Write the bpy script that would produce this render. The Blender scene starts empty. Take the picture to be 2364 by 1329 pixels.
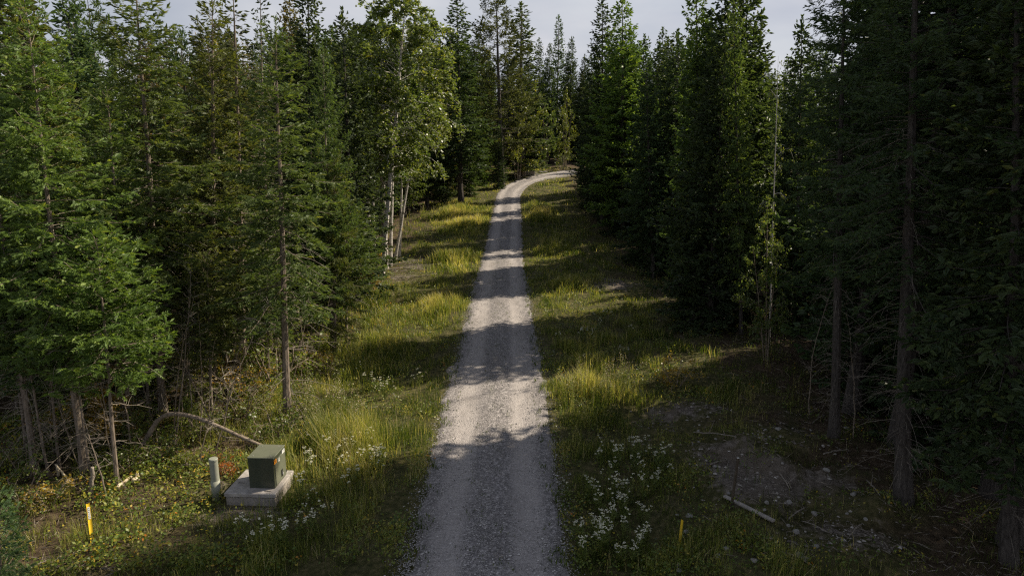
import bpy, math
import numpy as np
from mathutils import Vector, Matrix, Quaternion

sc = bpy.context.scene
COL = sc.collection
R = math.radians

# ------------------------------------------------------------------ camera
CAM_H, PITCH, F = 8.0, R(12.0), 1576.0          # metres, down-tilt, focal length in photo pixels
CX, CY = 1182.0, 664.5
cam = bpy.data.cameras.new('camera')
cam.sensor_width = 36.0
cam.lens = 36.0 * F / 2364.0
cam.clip_start, cam.clip_end = 0.1, 2000.0
camo = bpy.data.objects.new('camera', cam)
camo.location = (0, 0, CAM_H)
camo.rotation_euler = (R(90) - PITCH, 0, 0)
COL.objects.link(camo)
sc.camera = camo

# ------------------------------------------------------------------ light
SUN_AZ = R(64)                # clockwise from +Y: sun stands right and ahead
SUN_EL = R(39)
world = bpy.data.worlds.new('World')
sc.world = world
world.use_nodes = True
wn, wl = world.node_tree.nodes, world.node_tree.links
wn.clear()
w_out = wn.new('ShaderNodeOutputWorld')
w_bg = wn.new('ShaderNodeBackground')
w_sky = wn.new('ShaderNodeTexSky')
w_sky.sky_type = 'NISHITA'
w_sky.sun_disc = False
w_sky.sun_elevation = SUN_EL
w_sky.sun_rotation = SUN_AZ
w_sky.air_density, w_sky.dust_density, w_sky.ozone_density = 1.0, 1.0, 1.4
w_tc = wn.new('ShaderNodeTexCoord')
w_map = wn.new('ShaderNodeMapping')
w_map.inputs['Scale'].default_value = (1.6, 1.6, 5.0)
w_no = wn.new('ShaderNodeTexNoise')
w_no.inputs['Scale'].default_value = 2.2
w_no.inputs['Detail'].default_value = 6.0
w_no.inputs['Roughness'].default_value = 0.55
w_rp = wn.new('ShaderNodeMapRange')
w_rp.inputs['From Min'].default_value = 0.35
w_rp.inputs['From Max'].default_value = 0.68
w_rp.inputs['To Min'].default_value = 0.70
w_rp.inputs['To Max'].default_value = 1.0
w_sep = wn.new('ShaderNodeSeparateXYZ')
w_el = wn.new('ShaderNodeMapRange')                 # the veil looks thicker along the low, long sight lines
for k_, v_ in zip(('From Min', 'From Max', 'To Min', 'To Max'), (0.05, 0.75, 1.0, 0.35)):
    w_el.inputs[k_].default_value = v_
w_mul = wn.new('ShaderNodeMath')
w_mul.operation = 'MULTIPLY'
w_mx = wn.new('ShaderNodeMix')
w_mx.data_type = 'RGBA'
w_cl = wn.new('ShaderNodeTexNoise')                  # soft brighter and greyer parts of the thin high cloud
w_cl.inputs['Scale'].default_value = 1.7
w_cl.inputs['Detail'].default_value = 5.0
w_cr = wn.new('ShaderNodeValToRGB')
w_cr.color_ramp.elements[0].position, w_cr.color_ramp.elements[0].color = 0.36, (6.6, 6.75, 7.7, 1)
w_cr.color_ramp.elements[1].position, w_cr.color_ramp.elements[1].color = 0.64, (9.4, 9.3, 9.6, 1)
wl.new(w_map.outputs['Vector'], w_cl.inputs['Vector'])
wl.new(w_cl.outputs['Fac'], w_cr.inputs['Fac'])
wl.new(w_cr.outputs['Color'], w_mx.inputs['B'])
w_bg.inputs['Strength'].default_value = 0.051
wl.new(w_tc.outputs['Generated'], w_map.inputs['Vector'])
wl.new(w_map.outputs['Vector'], w_no.inputs['Vector'])
wl.new(w_no.outputs['Fac'], w_rp.inputs['Value'])
wl.new(w_tc.outputs['Generated'], w_sep.inputs['Vector'])
wl.new(w_sep.outputs['Z'], w_el.inputs['Value'])
wl.new(w_rp.outputs['Result'], w_mul.inputs[0])
wl.new(w_el.outputs['Result'], w_mul.inputs[1])
wl.new(w_mul.outputs['Value'], w_mx.inputs['Factor'])
wl.new(w_sky.outputs['Color'], w_mx.inputs['A'])
wl.new(w_mx.outputs['Result'], w_bg.inputs['Color'])
wl.new(w_bg.outputs['Background'], w_out.inputs['Surface'])

sun = bpy.data.lights.new('sun', 'SUN')
sun.energy = 5.0
sun.angle = R(0.6)
sun.color = (1.0, 0.88, 0.70)
suno = bpy.data.objects.new('sun', sun)
SUN_DIR = Vector((math.sin(SUN_AZ) * math.cos(SUN_EL), math.cos(SUN_AZ) * math.cos(SUN_EL), math.sin(SUN_EL)))
suno.rotation_euler = SUN_DIR.to_track_quat('Z', 'Y').to_euler()
suno.location = (30, 20, 40)
COL.objects.link(suno)

sc.view_settings.view_transform = 'Standard'
sc.view_settings.look = 'None'
sc.view_settings.exposure = 0.70
sc.view_settings.gamma = 1.0
sc.view_settings.use_curve_mapping = False
sc.cycles.use_denoising = False
sc.cycles.pixel_filter_type = 'BLACKMAN_HARRIS'
sc.cycles.filter_width = 1.25
sc.cycles.sample_clamp_indirect = 4.0
sc.cycles.max_bounces = 5
sc.cycles.diffuse_bounces = 3
sc.cycles.glossy_bounces = 2
sc.cycles.transmission_bounces = 3
sc.cycles.transparent_max_bounces = 4

# ------------------------------------------------------------------ helpers
RNG = np.random.default_rng(7)

def norm(a):
    return a / np.maximum(np.linalg.norm(a, axis=-1, keepdims=True), 1e-9)

def smooth(t):
    t = np.clip(t, 0, 1)
    return t * t * (3 - 2 * t)

class Noise:
    """cheap smooth noise: a sum of sines in random directions"""
    def __init__(s, seed, scale, n=14):
        g = np.random.default_rng(seed)
        a = g.uniform(0, 2 * np.pi, n)
        k = 2 * np.pi / (scale * g.uniform(0.55, 1.9, n))
        s.kx, s.ky, s.p, s.n = k * np.cos(a), k * np.sin(a), g.uniform(0, 6.28, n), n
    def __call__(s, x, y):
        x, y = np.asarray(x, float), np.asarray(y, float)
        v = np.zeros(np.broadcast(x, y).shape)
        for kx, ky, p in zip(s.kx, s.ky, s.p):
            v = v + np.sin(kx * x + ky * y + p)
        return v / math.sqrt(s.n / 2)          # about unit variance

N_BIG, N_MID, N_FINE, N_EDGE, N_TUFT = Noise(1, 9), Noise(2, 2.4), Noise(3, 0.5), Noise(4, 1.6), Noise(5, 1.3)

def road_x(Y):
    Y = np.asarray(Y, float)
    t = np.clip((Y - 72) / 30.0, 0, 1.25)
    return -0.58 + 9.5 * t ** 3.2 + 0.08 * np.sin(Y * 0.11)

def rise(Y):
    Y = np.minimum(np.asarray(Y, float), 400)
    s = 8.0 * np.logaddexp(0, (Y - 58) / 8.0)
    s2 = 8.0 * np.logaddexp(0, (Y - 118) / 8.0)
    return 0.088 * (s - s2)

def terrain(x, Y):
    x, Y = np.asarray(x, float), np.asarray(Y, float)
    z = rise(Y)
    dr = np.abs(x - road_x(Y))
    off = smooth((dr - 1.4) / 2.0)
    z = z - 0.09 * (1 - smooth((dr - 1.1) / 0.5))
    z = z - 0.10 * off * (1 - smooth((dr - 4.0) / 3.0))
    z = z + smooth((dr - 1.9) / 1.6) * (0.07 * N_BIG(x, Y) + 0.04 * N_MID(x, Y))
    # heaped soil on the right of the clearing and a rounded hummock
    dm = np.exp(-(((x - 6.5) / 2.6) ** 2 + ((Y - 15.5) / 4.0) ** 2))
    z = z + dm * (0.10 + 0.13 * N_MID(x * 1.5, Y * 1.5) + 0.06 * N_FINE(x * 0.5, Y * 0.5))
    z = z + 0.42 * np.exp(-(((x - 7.95) / 0.42) ** 2 + ((Y - 13.35) / 0.4) ** 2))
    # level spot under the concrete pad
    pad = np.exp(-(((x + 5.9) / 1.2) ** 4 + ((Y - 14.5) / 1.2) ** 4))
    return z * (1 - pad)

SOIL = [(5.3, 19.2, 1.5, 1.0, 1.0), (5.6, 16.4, 1.2, 1.3, 1.0), (5.9, 14.6, 1.3, 1.2, 1.0), (6.6, 12.7, 1.5, 1.1, 1.0), (7.6, 17.5, 1.2, 1.4, 0.8), (7.4, 14.5, 0.9, 1.2, 0.8), (5.9, 38, 1.6, 2.6, 1.0), (-6.6, 43, 1.4, 5.0, 0.8), (3.6, 17.6, 0.6, 0.6, 0.6), (-5.9, 13.72, 0.85, 0.30, 0.9), (-7.0, 14.9, 0.7, 0.5, 0.6)]
def soil_at(x, y):
    """where the turf is torn up"""
    s_ = np.zeros(np.broadcast(np.asarray(x), np.asarray(y)).shape)
    for px, py, sx, sy, a in SOIL:
        s_ = np.maximum(s_, a * np.exp(-(((x - px) / sx) ** 2 + ((y - py) / sy) ** 2)))
    return s_

def T(x, Y):
    return float(terrain(x, Y))

def at(px, py):
    """point of the ground seen at a pixel of the photograph"""
    u, v = (px - CX) / F, (py - CY) / F
    d = np.array([u, math.cos(PITCH) - math.sin(PITCH) * v, -(math.sin(PITCH) + math.cos(PITCH) * v)])
    lo, hi = 9.0, None
    t = 9.0
    while t < 400:
        p = np.array([0, 0, CAM_H]) + d * t
        if p[2] < T(p[0], p[1]):
            hi = t
            break
        lo = t
        t *= 1.06
    if hi is None:
        hi = 200.0
    for _ in range(15):
        m = (lo + hi) / 2
        p = np.array([0, 0, CAM_H]) + d * m
        if p[2] < T(p[0], p[1]):
            hi = m
        else:
            lo = m
    return p

def at_Y(px, py, Y):
    """point at forward distance Y seen at a pixel"""
    u, v = (px - CX) / F, (py - CY) / F
    t = Y / (math.cos(PITCH) - math.sin(PITCH) * v)
    return np.array([u * t, Y, CAM_H - t * (math.sin(PITCH) + math.cos(PITCH) * v)])

def build_mesh(name, V, T3, mats, tint=None, mat_idx=None, smooth_=False, attrs=None):
    V = np.asarray(V, np.float32).reshape(-1, 3)
    T3 = np.asarray(T3, np.int32).reshape(-1, 3)
    me = bpy.data.meshes.new(name)
    me.vertices.add(len(V))
    me.vertices.foreach_set('co', V.ravel())
    n = len(T3)
    me.loops.add(3 * n)
    me.loops.foreach_set('vertex_index', T3.ravel())
    me.polygons.add(n)
    me.polygons.foreach_set('loop_start', np.arange(0, 3 * n, 3, dtype=np.int32))
    try:
        me.polygons.foreach_set('loop_total', np.full(n, 3, np.int32))
    except Exception:
        pass
    if not isinstance(mats, (list, tuple)):
        mats = [mats]
    for m in mats:
        me.materials.append(m)
    if mat_idx is not None:
        me.polygons.foreach_set('material_index', np.asarray(mat_idx, np.int32))
    me.polygons.foreach_set('use_smooth', np.full(n, bool(smooth_), bool))
    al = dict(attrs or {})
    if tint is not None:
        al['tint'] = tint
    for k, a in al.items():
        at_ = me.attributes.new(k, 'FLOAT', 'POINT')
        at_.data.foreach_set('value', np.asarray(a, np.float32))
    me.update(calc_edges=True)
    return me

class MB:
    """collects shapes that become ONE mesh"""
    def __init__(s):
        s.V, s.T, s.A, s.M, s.n = [], [], [], [], 0
    def add(s, V, T3, tint=0.5, m=0):
        V = np.asarray(V, float).reshape(-1, 3)
        T3 = np.asarray(T3, int).reshape(-1, 3)
        s.V.append(V); s.T.append(T3 + s.n)
        s.A.append(np.full(len(V), tint) if np.isscalar(tint) else np.asarray(tint))
        s.M.append(np.full(len(T3), m))
        s.n += len(V)
    def tube(s, P, rad, k=6, tint=0.5, m=0, cap=True):
        P = np.asarray(P, float); n = len(P)
        rad = np.broadcast_to(np.asarray(rad, float), (n,))
        tan = norm(np.gradient(P, axis=0))
        ref = np.array([0.0, 0, 1]) if abs(tan[0][2]) < 0.9 else np.array([1.0, 0, 0])
        a = norm(np.cross(tan, ref)); b = np.cross(tan, a)
        th = np.linspace(0, 2 * np.pi, k, endpoint=False)
        V = P[:, None] + rad[:, None, None] * (np.cos(th)[None, :, None] * a[:, None] + np.sin(th)[None, :, None] * b[:, None])
        i = np.arange(n - 1)[:, None] * k; j = np.arange(k)[None]; j2 = (j + 1) % k
        q = np.stack([i + j, i + j2, i + k + j2, i + k + j], -1).reshape(-1, 4)
        T3 = np.concatenate([q[:, [0, 2, 1]], q[:, [0, 3, 2]]])
        V = V.reshape(-1, 3)
        if cap:
            V = np.vstack([V, P[:1], P[-1:]])
            c0, c1 = n * k, n * k + 1
            jj = np.arange(k); j2 = (jj + 1) % k
            T3 = np.vstack([T3, np.stack([np.full(k, c0), jj, j2], -1), np.stack([np.full(k, c1), (n - 1) * k + j2, (n - 1) * k + jj], -1)])
        s.add(V, T3, tint, m)
    def box(s, c, size, bev=0.0, m=0, tint=0.5, rz=0.0, taper=1.0):
        x, y, z = [d / 2 for d in size]
        b = min(bev, x * .9, y * .9, z * .9)
        if b <= 0:
            V = np.array([[sx * x * (taper if sz > 0 else 1), sy * y * (taper if sz > 0 else 1), sz * z] for sx in (-1, 1) for sy in (-1, 1) for sz in (-1, 1)])
            idx = lambda sx, sy, sz: (sx > 0) * 4 + (sy > 0) * 2 + (sz > 0)
            Q = [(0, 1, 3, 2), (4, 6, 7, 5), (0, 4, 5, 1), (2, 3, 7, 6), (0, 2, 6, 4), (1, 5, 7, 3)]
            T3 = [t for q in Q for t in ((q[0], q[1], q[2]), (q[0], q[2], q[3]))]
        else:                                     # chamfered box: rings of an octagon
            def ring(dx, dy, zz):
                X, Y = x - dx, y - dy
                return [(-X + b, -Y, zz), (X - b, -Y, zz), (X, -Y + b, zz), (X, Y - b, zz), (X - b, Y, zz), (-X + b, Y, zz), (-X, Y - b, zz), (-X, -Y + b, zz)]
            V = np.array(ring(b, b, -z) + ring(0, 0, -z + b) + ring(0, 0, z - b) + ring(b, b, z))
            T3 = []
            for r_ in range(3):
                for j in range(8):
                    a0, a1 = r_ * 8 + j, r_ * 8 + (j + 1) % 8
                    T3 += [(a0, a1, a1 + 8), (a0, a1 + 8, a0 + 8)]
            for j in range(1, 7):
                T3 += [(24, 24 + j, 25 + j), (0, j + 1, j)]
        V = np.asarray(V, float)
        co, si = math.cos(rz), math.sin(rz)
        V = np.stack([V[:, 0] * co - V[:, 1] * si, V[:, 0] * si + V[:, 1] * co, V[:, 2]], -1) + np.asarray(c, float)
        s.add(V, T3, tint, m)
    def mesh(s, name, mats, smooth_=False):
        return build_mesh(name, np.vstack(s.V), np.vstack(s.T), mats, np.concatenate(s.A), np.concatenate(s.M), smooth_)

def link(name, mesh, parent=None, loc=(0, 0, 0), color=None):
    o = bpy.data.objects.new(name, mesh)
    COL.objects.link(o)
    o.location = loc
    if parent is not None:
        o.parent = parent
    if color is not None:
        o.color = color
    return o

def tag(o, label=None, cat=None, group=None, kind=None):
    if label: o['label'] = label
    if cat: o['category'] = cat
    if group: o['group'] = group
    if kind: o['kind'] = kind
    return o

def thing(name, label, cat, loc=(0, 0, 0), rz=0.0, group=None):
    o = bpy.data.objects.new(name, None)
    o.empty_display_size = 0.2
    COL.objects.link(o)
    o.location = loc
    o.rotation_euler = (0, 0, rz)
    return tag(o, label, cat, group)

# ------------------------------------------------------------------ materials
def new_mat(name):
    m = bpy.data.materials.new(name)
    m.use_nodes = True
    nt = m.node_tree
    nt.nodes.clear()
    out = nt.nodes.new('ShaderNodeOutputMaterial')
    return m, nt, out

def node(nt, t, **kw):
    n = nt.nodes.new(t)
    for k, v in kw.items():
        setattr(n, k, v)
    return n

def ramp(nt, stops, src):
    r_ = node(nt, 'ShaderNodeValToRGB')
    e = r_.color_ramp.elements
    while len(e) < len(stops):
        e.new(0.5)
    for el, (p, c) in zip(e, stops):
        el.position = p
        el.color = (*c, 1)
    nt.links.new(src, r_.inputs['Fac'])
    return r_.outputs['Color']

def mixc(nt, a, b, fac, mode='MIX'):
    m = node(nt, 'ShaderNodeMix', data_type='RGBA', blend_type=mode)
    for key, v in (('A', a), ('B', b), ('Factor', fac)):
        if isinstance(v, (tuple, list)):
            m.inputs[key].default_value = (*v, 1) if len(v) == 3 else v
        elif isinstance(v, (int, float)):
            m.inputs[key].default_value = v
        else:
            nt.links.new(v, m.inputs[key])
    return m.outputs['Result']

def noise(nt, scale, detail=4, rough=0.55, vec=None, dist=0.0):
    n = node(nt, 'ShaderNodeTexNoise')
    n.inputs['Scale'].default_value = scale
    n.inputs['Detail'].default_value = detail
    n.inputs['Roughness'].default_value = rough
    n.inputs['Distortion'].default_value = dist
    if vec is not None:
        nt.links.new(vec, n.inputs['Vector'])
    return n.outputs['Fac']

def coord(nt, kind='Object', scale=None):
    tc = node(nt, 'ShaderNodeTexCoord')
    if scale is None:
        return tc.outputs[kind]
    mp = node(nt, 'ShaderNodeMapping')
    mp.inputs['Scale'].default_value = scale
    nt.links.new(tc.outputs[kind], mp.inputs['Vector'])
    return mp.outputs['Vector']

def attr(nt, name):
    a = node(nt, 'ShaderNodeAttribute', attribute_name=name)
    return a.outputs['Fac']

def maprange(nt, src, a, b, c=0.0, d=1.0):
    m = node(nt, 'ShaderNodeMapRange')
    for k, v in zip(('From Min', 'From Max', 'To Min', 'To Max'), (a, b, c, d)):
        m.inputs[k].default_value = v
    nt.links.new(src, m.inputs['Value'])
    return m.outputs['Result']

def surf(nt, out, color, rough=0.8, bump=None, bump_str=0.3, bump_dist=0.02, spec=0.3, metal=0.0):
    p = node(nt, 'ShaderNodeBsdfPrincipled')
    if isinstance(color, (tuple, list)):
        p.inputs['Base Color'].default_value = (*color, 1)
    else:
        nt.links.new(color, p.inputs['Base Color'])
    if isinstance(rough, (int, float)):
        p.inputs['Roughness'].default_value = rough
    else:
        nt.links.new(rough, p.inputs['Roughness'])
    p.inputs['Specular IOR Level'].default_value = spec
    p.inputs['Metallic'].default_value = metal
    if bump is not None:
        b = node(nt, 'ShaderNodeBump')
        b.inputs['Strength'].default_value = bump_str
        b.inputs['Distance'].default_value = bump_dist
        nt.links.new(bump, b.inputs['Height'])
        nt.links.new(b.outputs['Normal'], p.inputs['Normal'])
    nt.links.new(p.outputs['BSDF'], out.inputs['Surface'])
    return p

def leaf_mat(name, stops=None, trans=0.3, rough=0.5, spec=0.35, use_obj_color=True):
    """foliage: own colour (from the object) varied from sprig to sprig, thin enough to let some light through"""
    m, nt, out = new_mat(name)
    t = attr(nt, 'tint')
    if use_obj_color:
        oi = node(nt, 'ShaderNodeObjectInfo')
        var = ramp(nt, [(0.0, (0.55, 0.60, 0.62)), (0.5, (1.0, 1.0, 1.0)), (0.85, (1.45, 1.35, 1.15)), (1.0, (2.1, 1.6, 1.0))], t)
        col = mixc(nt, oi.outputs['Color'], var, 1.0, 'MULTIPLY')
    else:
        col = ramp(nt, stops, t)
    p = node(nt, 'ShaderNodeBsdfPrincipled')
    nt.links.new(col, p.inputs['Base Color'])
    p.inputs['Roughness'].default_value = rough
    p.inputs['Specular IOR Level'].default_value = spec
    tr = node(nt, 'ShaderNodeBsdfTranslucent')
    tc = mixc(nt, col, (1.5, 1.45, 0.6), 1.0, 'MULTIPLY')
    nt.links.new(tc, tr.inputs['Color'])
    ms = node(nt, 'ShaderNodeMixShader')
    ms.inputs['Fac'].default_value = trans
    nt.links.new(p.outputs['BSDF'], ms.inputs[1])
    nt.links.new(tr.outputs['BSDF'], ms.inputs[2])
    nt.links.new(ms.outputs['Shader'], out.inputs['Surface'])
    return m

def bark_mat(name, dark, light, scale=6.0, stretch=0.25):
    m, nt, out = new_mat(name)
    v = coord(nt, 'Object', (scale, scale, scale * stretch))
    n1 = noise(nt, 3.0, 6, 0.65, v)
    n2 = noise(nt, 0.7, 3, 0.5, v)
    c = ramp(nt, [(0.3, dark), (0.62, light)], n1)
    c = mixc(nt, c, (light[0] * 1.25, light[1] * 1.25, light[2] * 1.2), maprange(nt, n2, 0.55, 0.75, 0, 0.6))
    surf(nt, out, c, 0.9, n1, 0.8, 0.02, 0.15)
    return m

M = {}
M['needle'] = leaf_mat('needles', trans=0.36, rough=0.52, spec=0.35)
M['leaf'] = leaf_mat('broad_leaves', trans=0.42, rough=0.4, spec=0.45)
M['bark'] = bark_mat('conifer_bark', (0.075, 0.058, 0.045), (0.25, 0.205, 0.165))
M['bark_dark'] = bark_mat('old_conifer_bark', (0.030, 0.026, 0.024), (0.095, 0.083, 0.074))
M['bark_thin'] = bark_mat('sapling_bark', (0.11, 0.085, 0.06), (0.30, 0.245, 0.19), 14)
M['deadwood'] = bark_mat('weathered_deadwood', (0.11, 0.092, 0.075), (0.32, 0.28, 0.235), 14)

m, nt, out = new_mat('birch_bark')
v = coord(nt, 'Object', (5, 5, 40))
n1 = noise(nt, 1.6, 3, 0.6, v)
n2 = noise(nt, 2.2, 4, 0.6, coord(nt, 'Object', (2, 2, 1.2)))
c = ramp(nt, [(0.0, (0.03, 0.027, 0.024)), (0.40, (0.05, 0.045, 0.04)), (0.47, (0.56, 0.52, 0.47)), (1.0, (0.76, 0.72, 0.66))], n1)
c = mixc(nt, c, (0.055, 0.048, 0.042), maprange(nt, n2, 0.60, 0.68, 0, 0.85))
surf(nt, out, c, 0.75, n1, 0.3, 0.01, 0.2)
M['birch'] = m

# ground: colours of soil, needle litter and turf mixed by what grows where
m, nt, out = new_mat('ground')
pos = coord(nt, 'Object')
a_soil, a_wood = attr(nt, 'soil'), attr(nt, 'wood')
nA = noise(nt, 0.9, 6, 0.6, pos)
nB = noise(nt, 6.0, 6, 0.65, pos)
nC = noise(nt, 34.0, 4, 0.7, pos)
turf = ramp(nt, [(0.30, (0.032, 0.036, 0.014)), (0.50, (0.075, 0.072, 0.028)), (0.68, (0.15, 0.125, 0.06))], nB)
turf = mixc(nt, turf, (0.13, 0.11, 0.07), maprange(nt, nA, 0.55, 0.72, 0, 0.55))
wood = ramp(nt, [(0.28, (0.030, 0.022, 0.014)), (0.5, (0.075, 0.054, 0.034)), (0.72, (0.15, 0.115, 0.075))], nB)
wood = mixc(nt, wood, (0.045, 0.055, 0.018), maprange(nt, nA, 0.50, 0.66, 0, 0.7))
soil = ramp(nt, [(0.25, (0.06, 0.049, 0.04)), (0.5, (0.155, 0.132, 0.11)), (0.75, (0.31, 0.275, 0.24))], nB)
soil = mixc(nt, soil, (0.13, 0.105, 0.08), maprange(nt, nA, 0.45, 0.62, 0, 0.7))
c = mixc(nt, turf, wood, a_wood)
sf = node(nt, 'ShaderNodeMath', operation='MULTIPLY_ADD')
nt.links.new(nB, sf.inputs[0]); sf.inputs[1].default_value = 0.7
nt.links.new(a_soil, sf.inputs[2])
c = mixc(nt, c, soil, maprange(nt, sf.outputs[0], 0.62, 0.86))
c = mixc(nt, c, (0.55, 0.5, 0.45), maprange(nt, nC, 0.66, 0.74, 0, 0.22))
hb = node(nt, 'ShaderNodeMath', operation='ADD')
nt.links.new(nB, hb.inputs[0]); nt.links.new(nC, hb.inputs[1])
surf(nt, out, c, 0.95, hb.outputs[0], 0.9, 0.05, 0.1)
M['ground'] = m

# gravel road
m, nt, out = new_mat('gravel')
pos = coord(nt, 'Object')
lat = attr(nt, 'lat')
g1 = noise(nt, 42, 3, 0.75, pos)
g2 = noise(nt, 11, 5, 0.7, pos)
g3 = noise(nt, 1.1, 5, 0.6, pos)
vor = node(nt, 'ShaderNodeTexVoronoi')
vor.inputs['Scale'].default_value = 36
nt.links.new(pos, vor.inputs['Vector'])
sep = node(nt, 'ShaderNodeSeparateColor')
nt.links.new(vor.outputs['Color'], sep.inputs['Color'])
stone = ramp(nt, [(0.0, (0.15, 0.138, 0.138)), (0.45, (0.30, 0.277, 0.272)), (0.8, (0.41, 0.38, 0.37)), (1.0, (0.56, 0.525, 0.51))], sep.outputs[0])
stone = mixc(nt, stone, (0.16, 0.15, 0.142), maprange(nt, g1, 0.5, 0.66, 0, 0.6))
fines = ramp(nt, [(0.3, (0.29, 0.265, 0.248)), (0.7, (0.40, 0.37, 0.348))], g2)
coarse = mixc(nt, stone, (0.115, 0.108, 0.104), maprange(nt, g2, 0.40, 0.58, 0, 0.75))
track = attr(nt, 'track')
tm = node(nt, 'ShaderNodeMath', operation='MULTIPLY_ADD')
nt.links.new(g3, tm.inputs[0]); tm.inputs[1].default_value = 0.5
nt.links.new(track, tm.inputs[2])
c = mixc(nt, coarse, mixc(nt, stone, fines, 0.6), maprange(nt, tm.outputs[0], 0.42, 0.95))
c = mixc(nt, c, (0.17, 0.155, 0.145), maprange(nt, noise(nt, 0.55, 6, 0.65, coord(nt, 'Object', (1.6, 0.5, 1))), 0.50, 0.68, 0, 0.55))
c = mixc(nt, c, (0.12, 0.108, 0.082), maprange(nt, attr(nt, 'edge'), 0.05, 0.5, 0, 0.75))
surf(nt, out, c, 0.95, vor.outputs['Distance'], 0.7, 0.02, 0.15)
M['gravel'] = m

m, nt, out = new_mat('loose_stones')
c = ramp(nt, [(0, (0.12, 0.115, 0.11)), (0.5, (0.28, 0.265, 0.252)), (1, (0.55, 0.525, 0.50))], attr(nt, 'tint'))
surf(nt, out, c, 0.9, None, spec=0.2)
M['stones'] = m
m, nt, out = new_mat('soil_clods')
c = ramp(nt, [(0, (0.10, 0.085, 0.07)), (0.6, (0.22, 0.195, 0.17)), (1, (0.46, 0.43, 0.39))], attr(nt, 'tint'))
surf(nt, out, c, 0.95, None, spec=0.1)
M['clod'] = m

M['grass'] = leaf_mat('grass_blades', [(0.0, (0.040, 0.066, 0.012)), (0.3, (0.105, 0.145, 0.030)), (0.55, (0.26, 0.285, 0.075)), (0.82, (0.45, 0.40, 0.17)), (1.0, (0.60, 0.51, 0.30))], 0.48, 0.5, 0.3, False)
M['herb'] = leaf_mat('herb_leaves', [(0.0, (0.035, 0.065, 0.014)), (0.4, (0.10, 0.155, 0.028)), (0.7, (0.22, 0.24, 0.042)), (0.93, (0.42, 0.33, 0.05)), (1.0, (0.50, 0.18, 0.03))], 0.4, 0.45, 0.4, False)
M['petal'] = leaf_mat('white_petals', [(0, (0.55, 0.54, 0.45)), (1, (0.82, 0.81, 0.72))], 0.3, 0.6, 0.2, False)
M['fluff'] = leaf_mat('seed_fluff', [(0, (0.40, 0.30, 0.25)), (0.5, (0.55, 0.48, 0.40)), (1, (0.72, 0.68, 0.60))], 0.35, 0.8, 0.1, False)

def simple(name, col, rough=0.6, var=0.12, scale=8, spec=0.3, bump=0.1, dirt=None):
    m, nt, out = new_mat(name)
    n1 = noise(nt, scale, 6, 0.6, coord(nt, 'Object'))
    lo = tuple(max(0, c_ * (1 - var)) for c_ in col)
    hi = tuple(min(1, c_ * (1 + var)) for c_ in col)
    c = ramp(nt, [(0.3, lo), (0.7, hi)], n1)
    if dirt:
        n2 = noise(nt, scale * 0.35, 5, 0.65, coord(nt, 'Object', (1, 1, 0.4)))
        c = mixc(nt, c, dirt, maprange(nt, n2, 0.48, 0.70, 0, 0.65))
    surf(nt, out, c, rough, n1, bump, 0.01, spec)
    return m

M['cabinet'] = simple('green_cabinet_paint', (0.046, 0.055, 0.037), 0.36, 0.10, 5, 0.45, 0.04, (0.075, 0.073, 0.05))  # body green darkened, so the shade on the front is in the colour
M['cabinet_lid'] = simple('sunlit_green_paint', (0.125, 0.135, 0.095), 0.45, 0.10, 6, 0.4, 0.04, (0.155, 0.15, 0.115))  # paler copy of the cabinet green: sunlight painted into lid and door
M['concrete'] = simple('pad_concrete', (0.36, 0.335, 0.312), 0.92, 0.25, 9, 0.15, 0.35, (0.24, 0.215, 0.19))
M['concrete_old'] = simple('stained_concrete', (0.30, 0.272, 0.245), 0.95, 0.3, 7, 0.1, 0.45, (0.15, 0.13, 0.11))
M['post'] = simple('grey_green_plastic', (0.25, 0.26, 0.21), 0.55, 0.12, 5, 0.25, 0.04, (0.17, 0.165, 0.13))
M['yellow'] = simple('yellow_plastic', (0.74, 0.50, 0.03), 0.5, 0.15, 14, 0.3, 0.04, (0.40, 0.29, 0.06))
M['black'] = simple('black_plastic', (0.015, 0.015, 0.015), 0.6)
M['white'] = simple('white_sticker', (0.62, 0.63, 0.60), 0.5, 0.05, 30)
M['orange'] = simple('orange_sticker', (0.78, 0.28, 0.02), 0.5, 0.05, 30)
M['metal'] = simple('dull_metal', (0.30, 0.30, 0.29), 0.4, 0.1, 20)
M['lumber'] = simple('weathered_lumber', (0.34, 0.31, 0.28), 0.85, 0.25, 6, 0.15, 0.3, (0.22, 0.19, 0.16))
M['stake'] = simple('dark_stake_wood', (0.085, 0.068, 0.05), 0.9, 0.25, 9, 0.15, 0.3)
M['rock'] = simple('field_rock', (0.27, 0.255, 0.235), 0.92, 0.3, 7, 0.15, 0.5, (0.15, 0.14, 0.12))
M['freshwood'] = simple('broken_pale_wood', (0.50, 0.42, 0.30), 0.85, 0.25, 9, 0.15, 0.3, (0.30, 0.25, 0.18))

# ------------------------------------------------------------------ the setting
def grid_axis(segs):
    out_ = []
    for a, b, st in segs:
        out_ += list(np.arange(a, b, st))
    return np.array(out_ + [segs[-1][1]], float)

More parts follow.
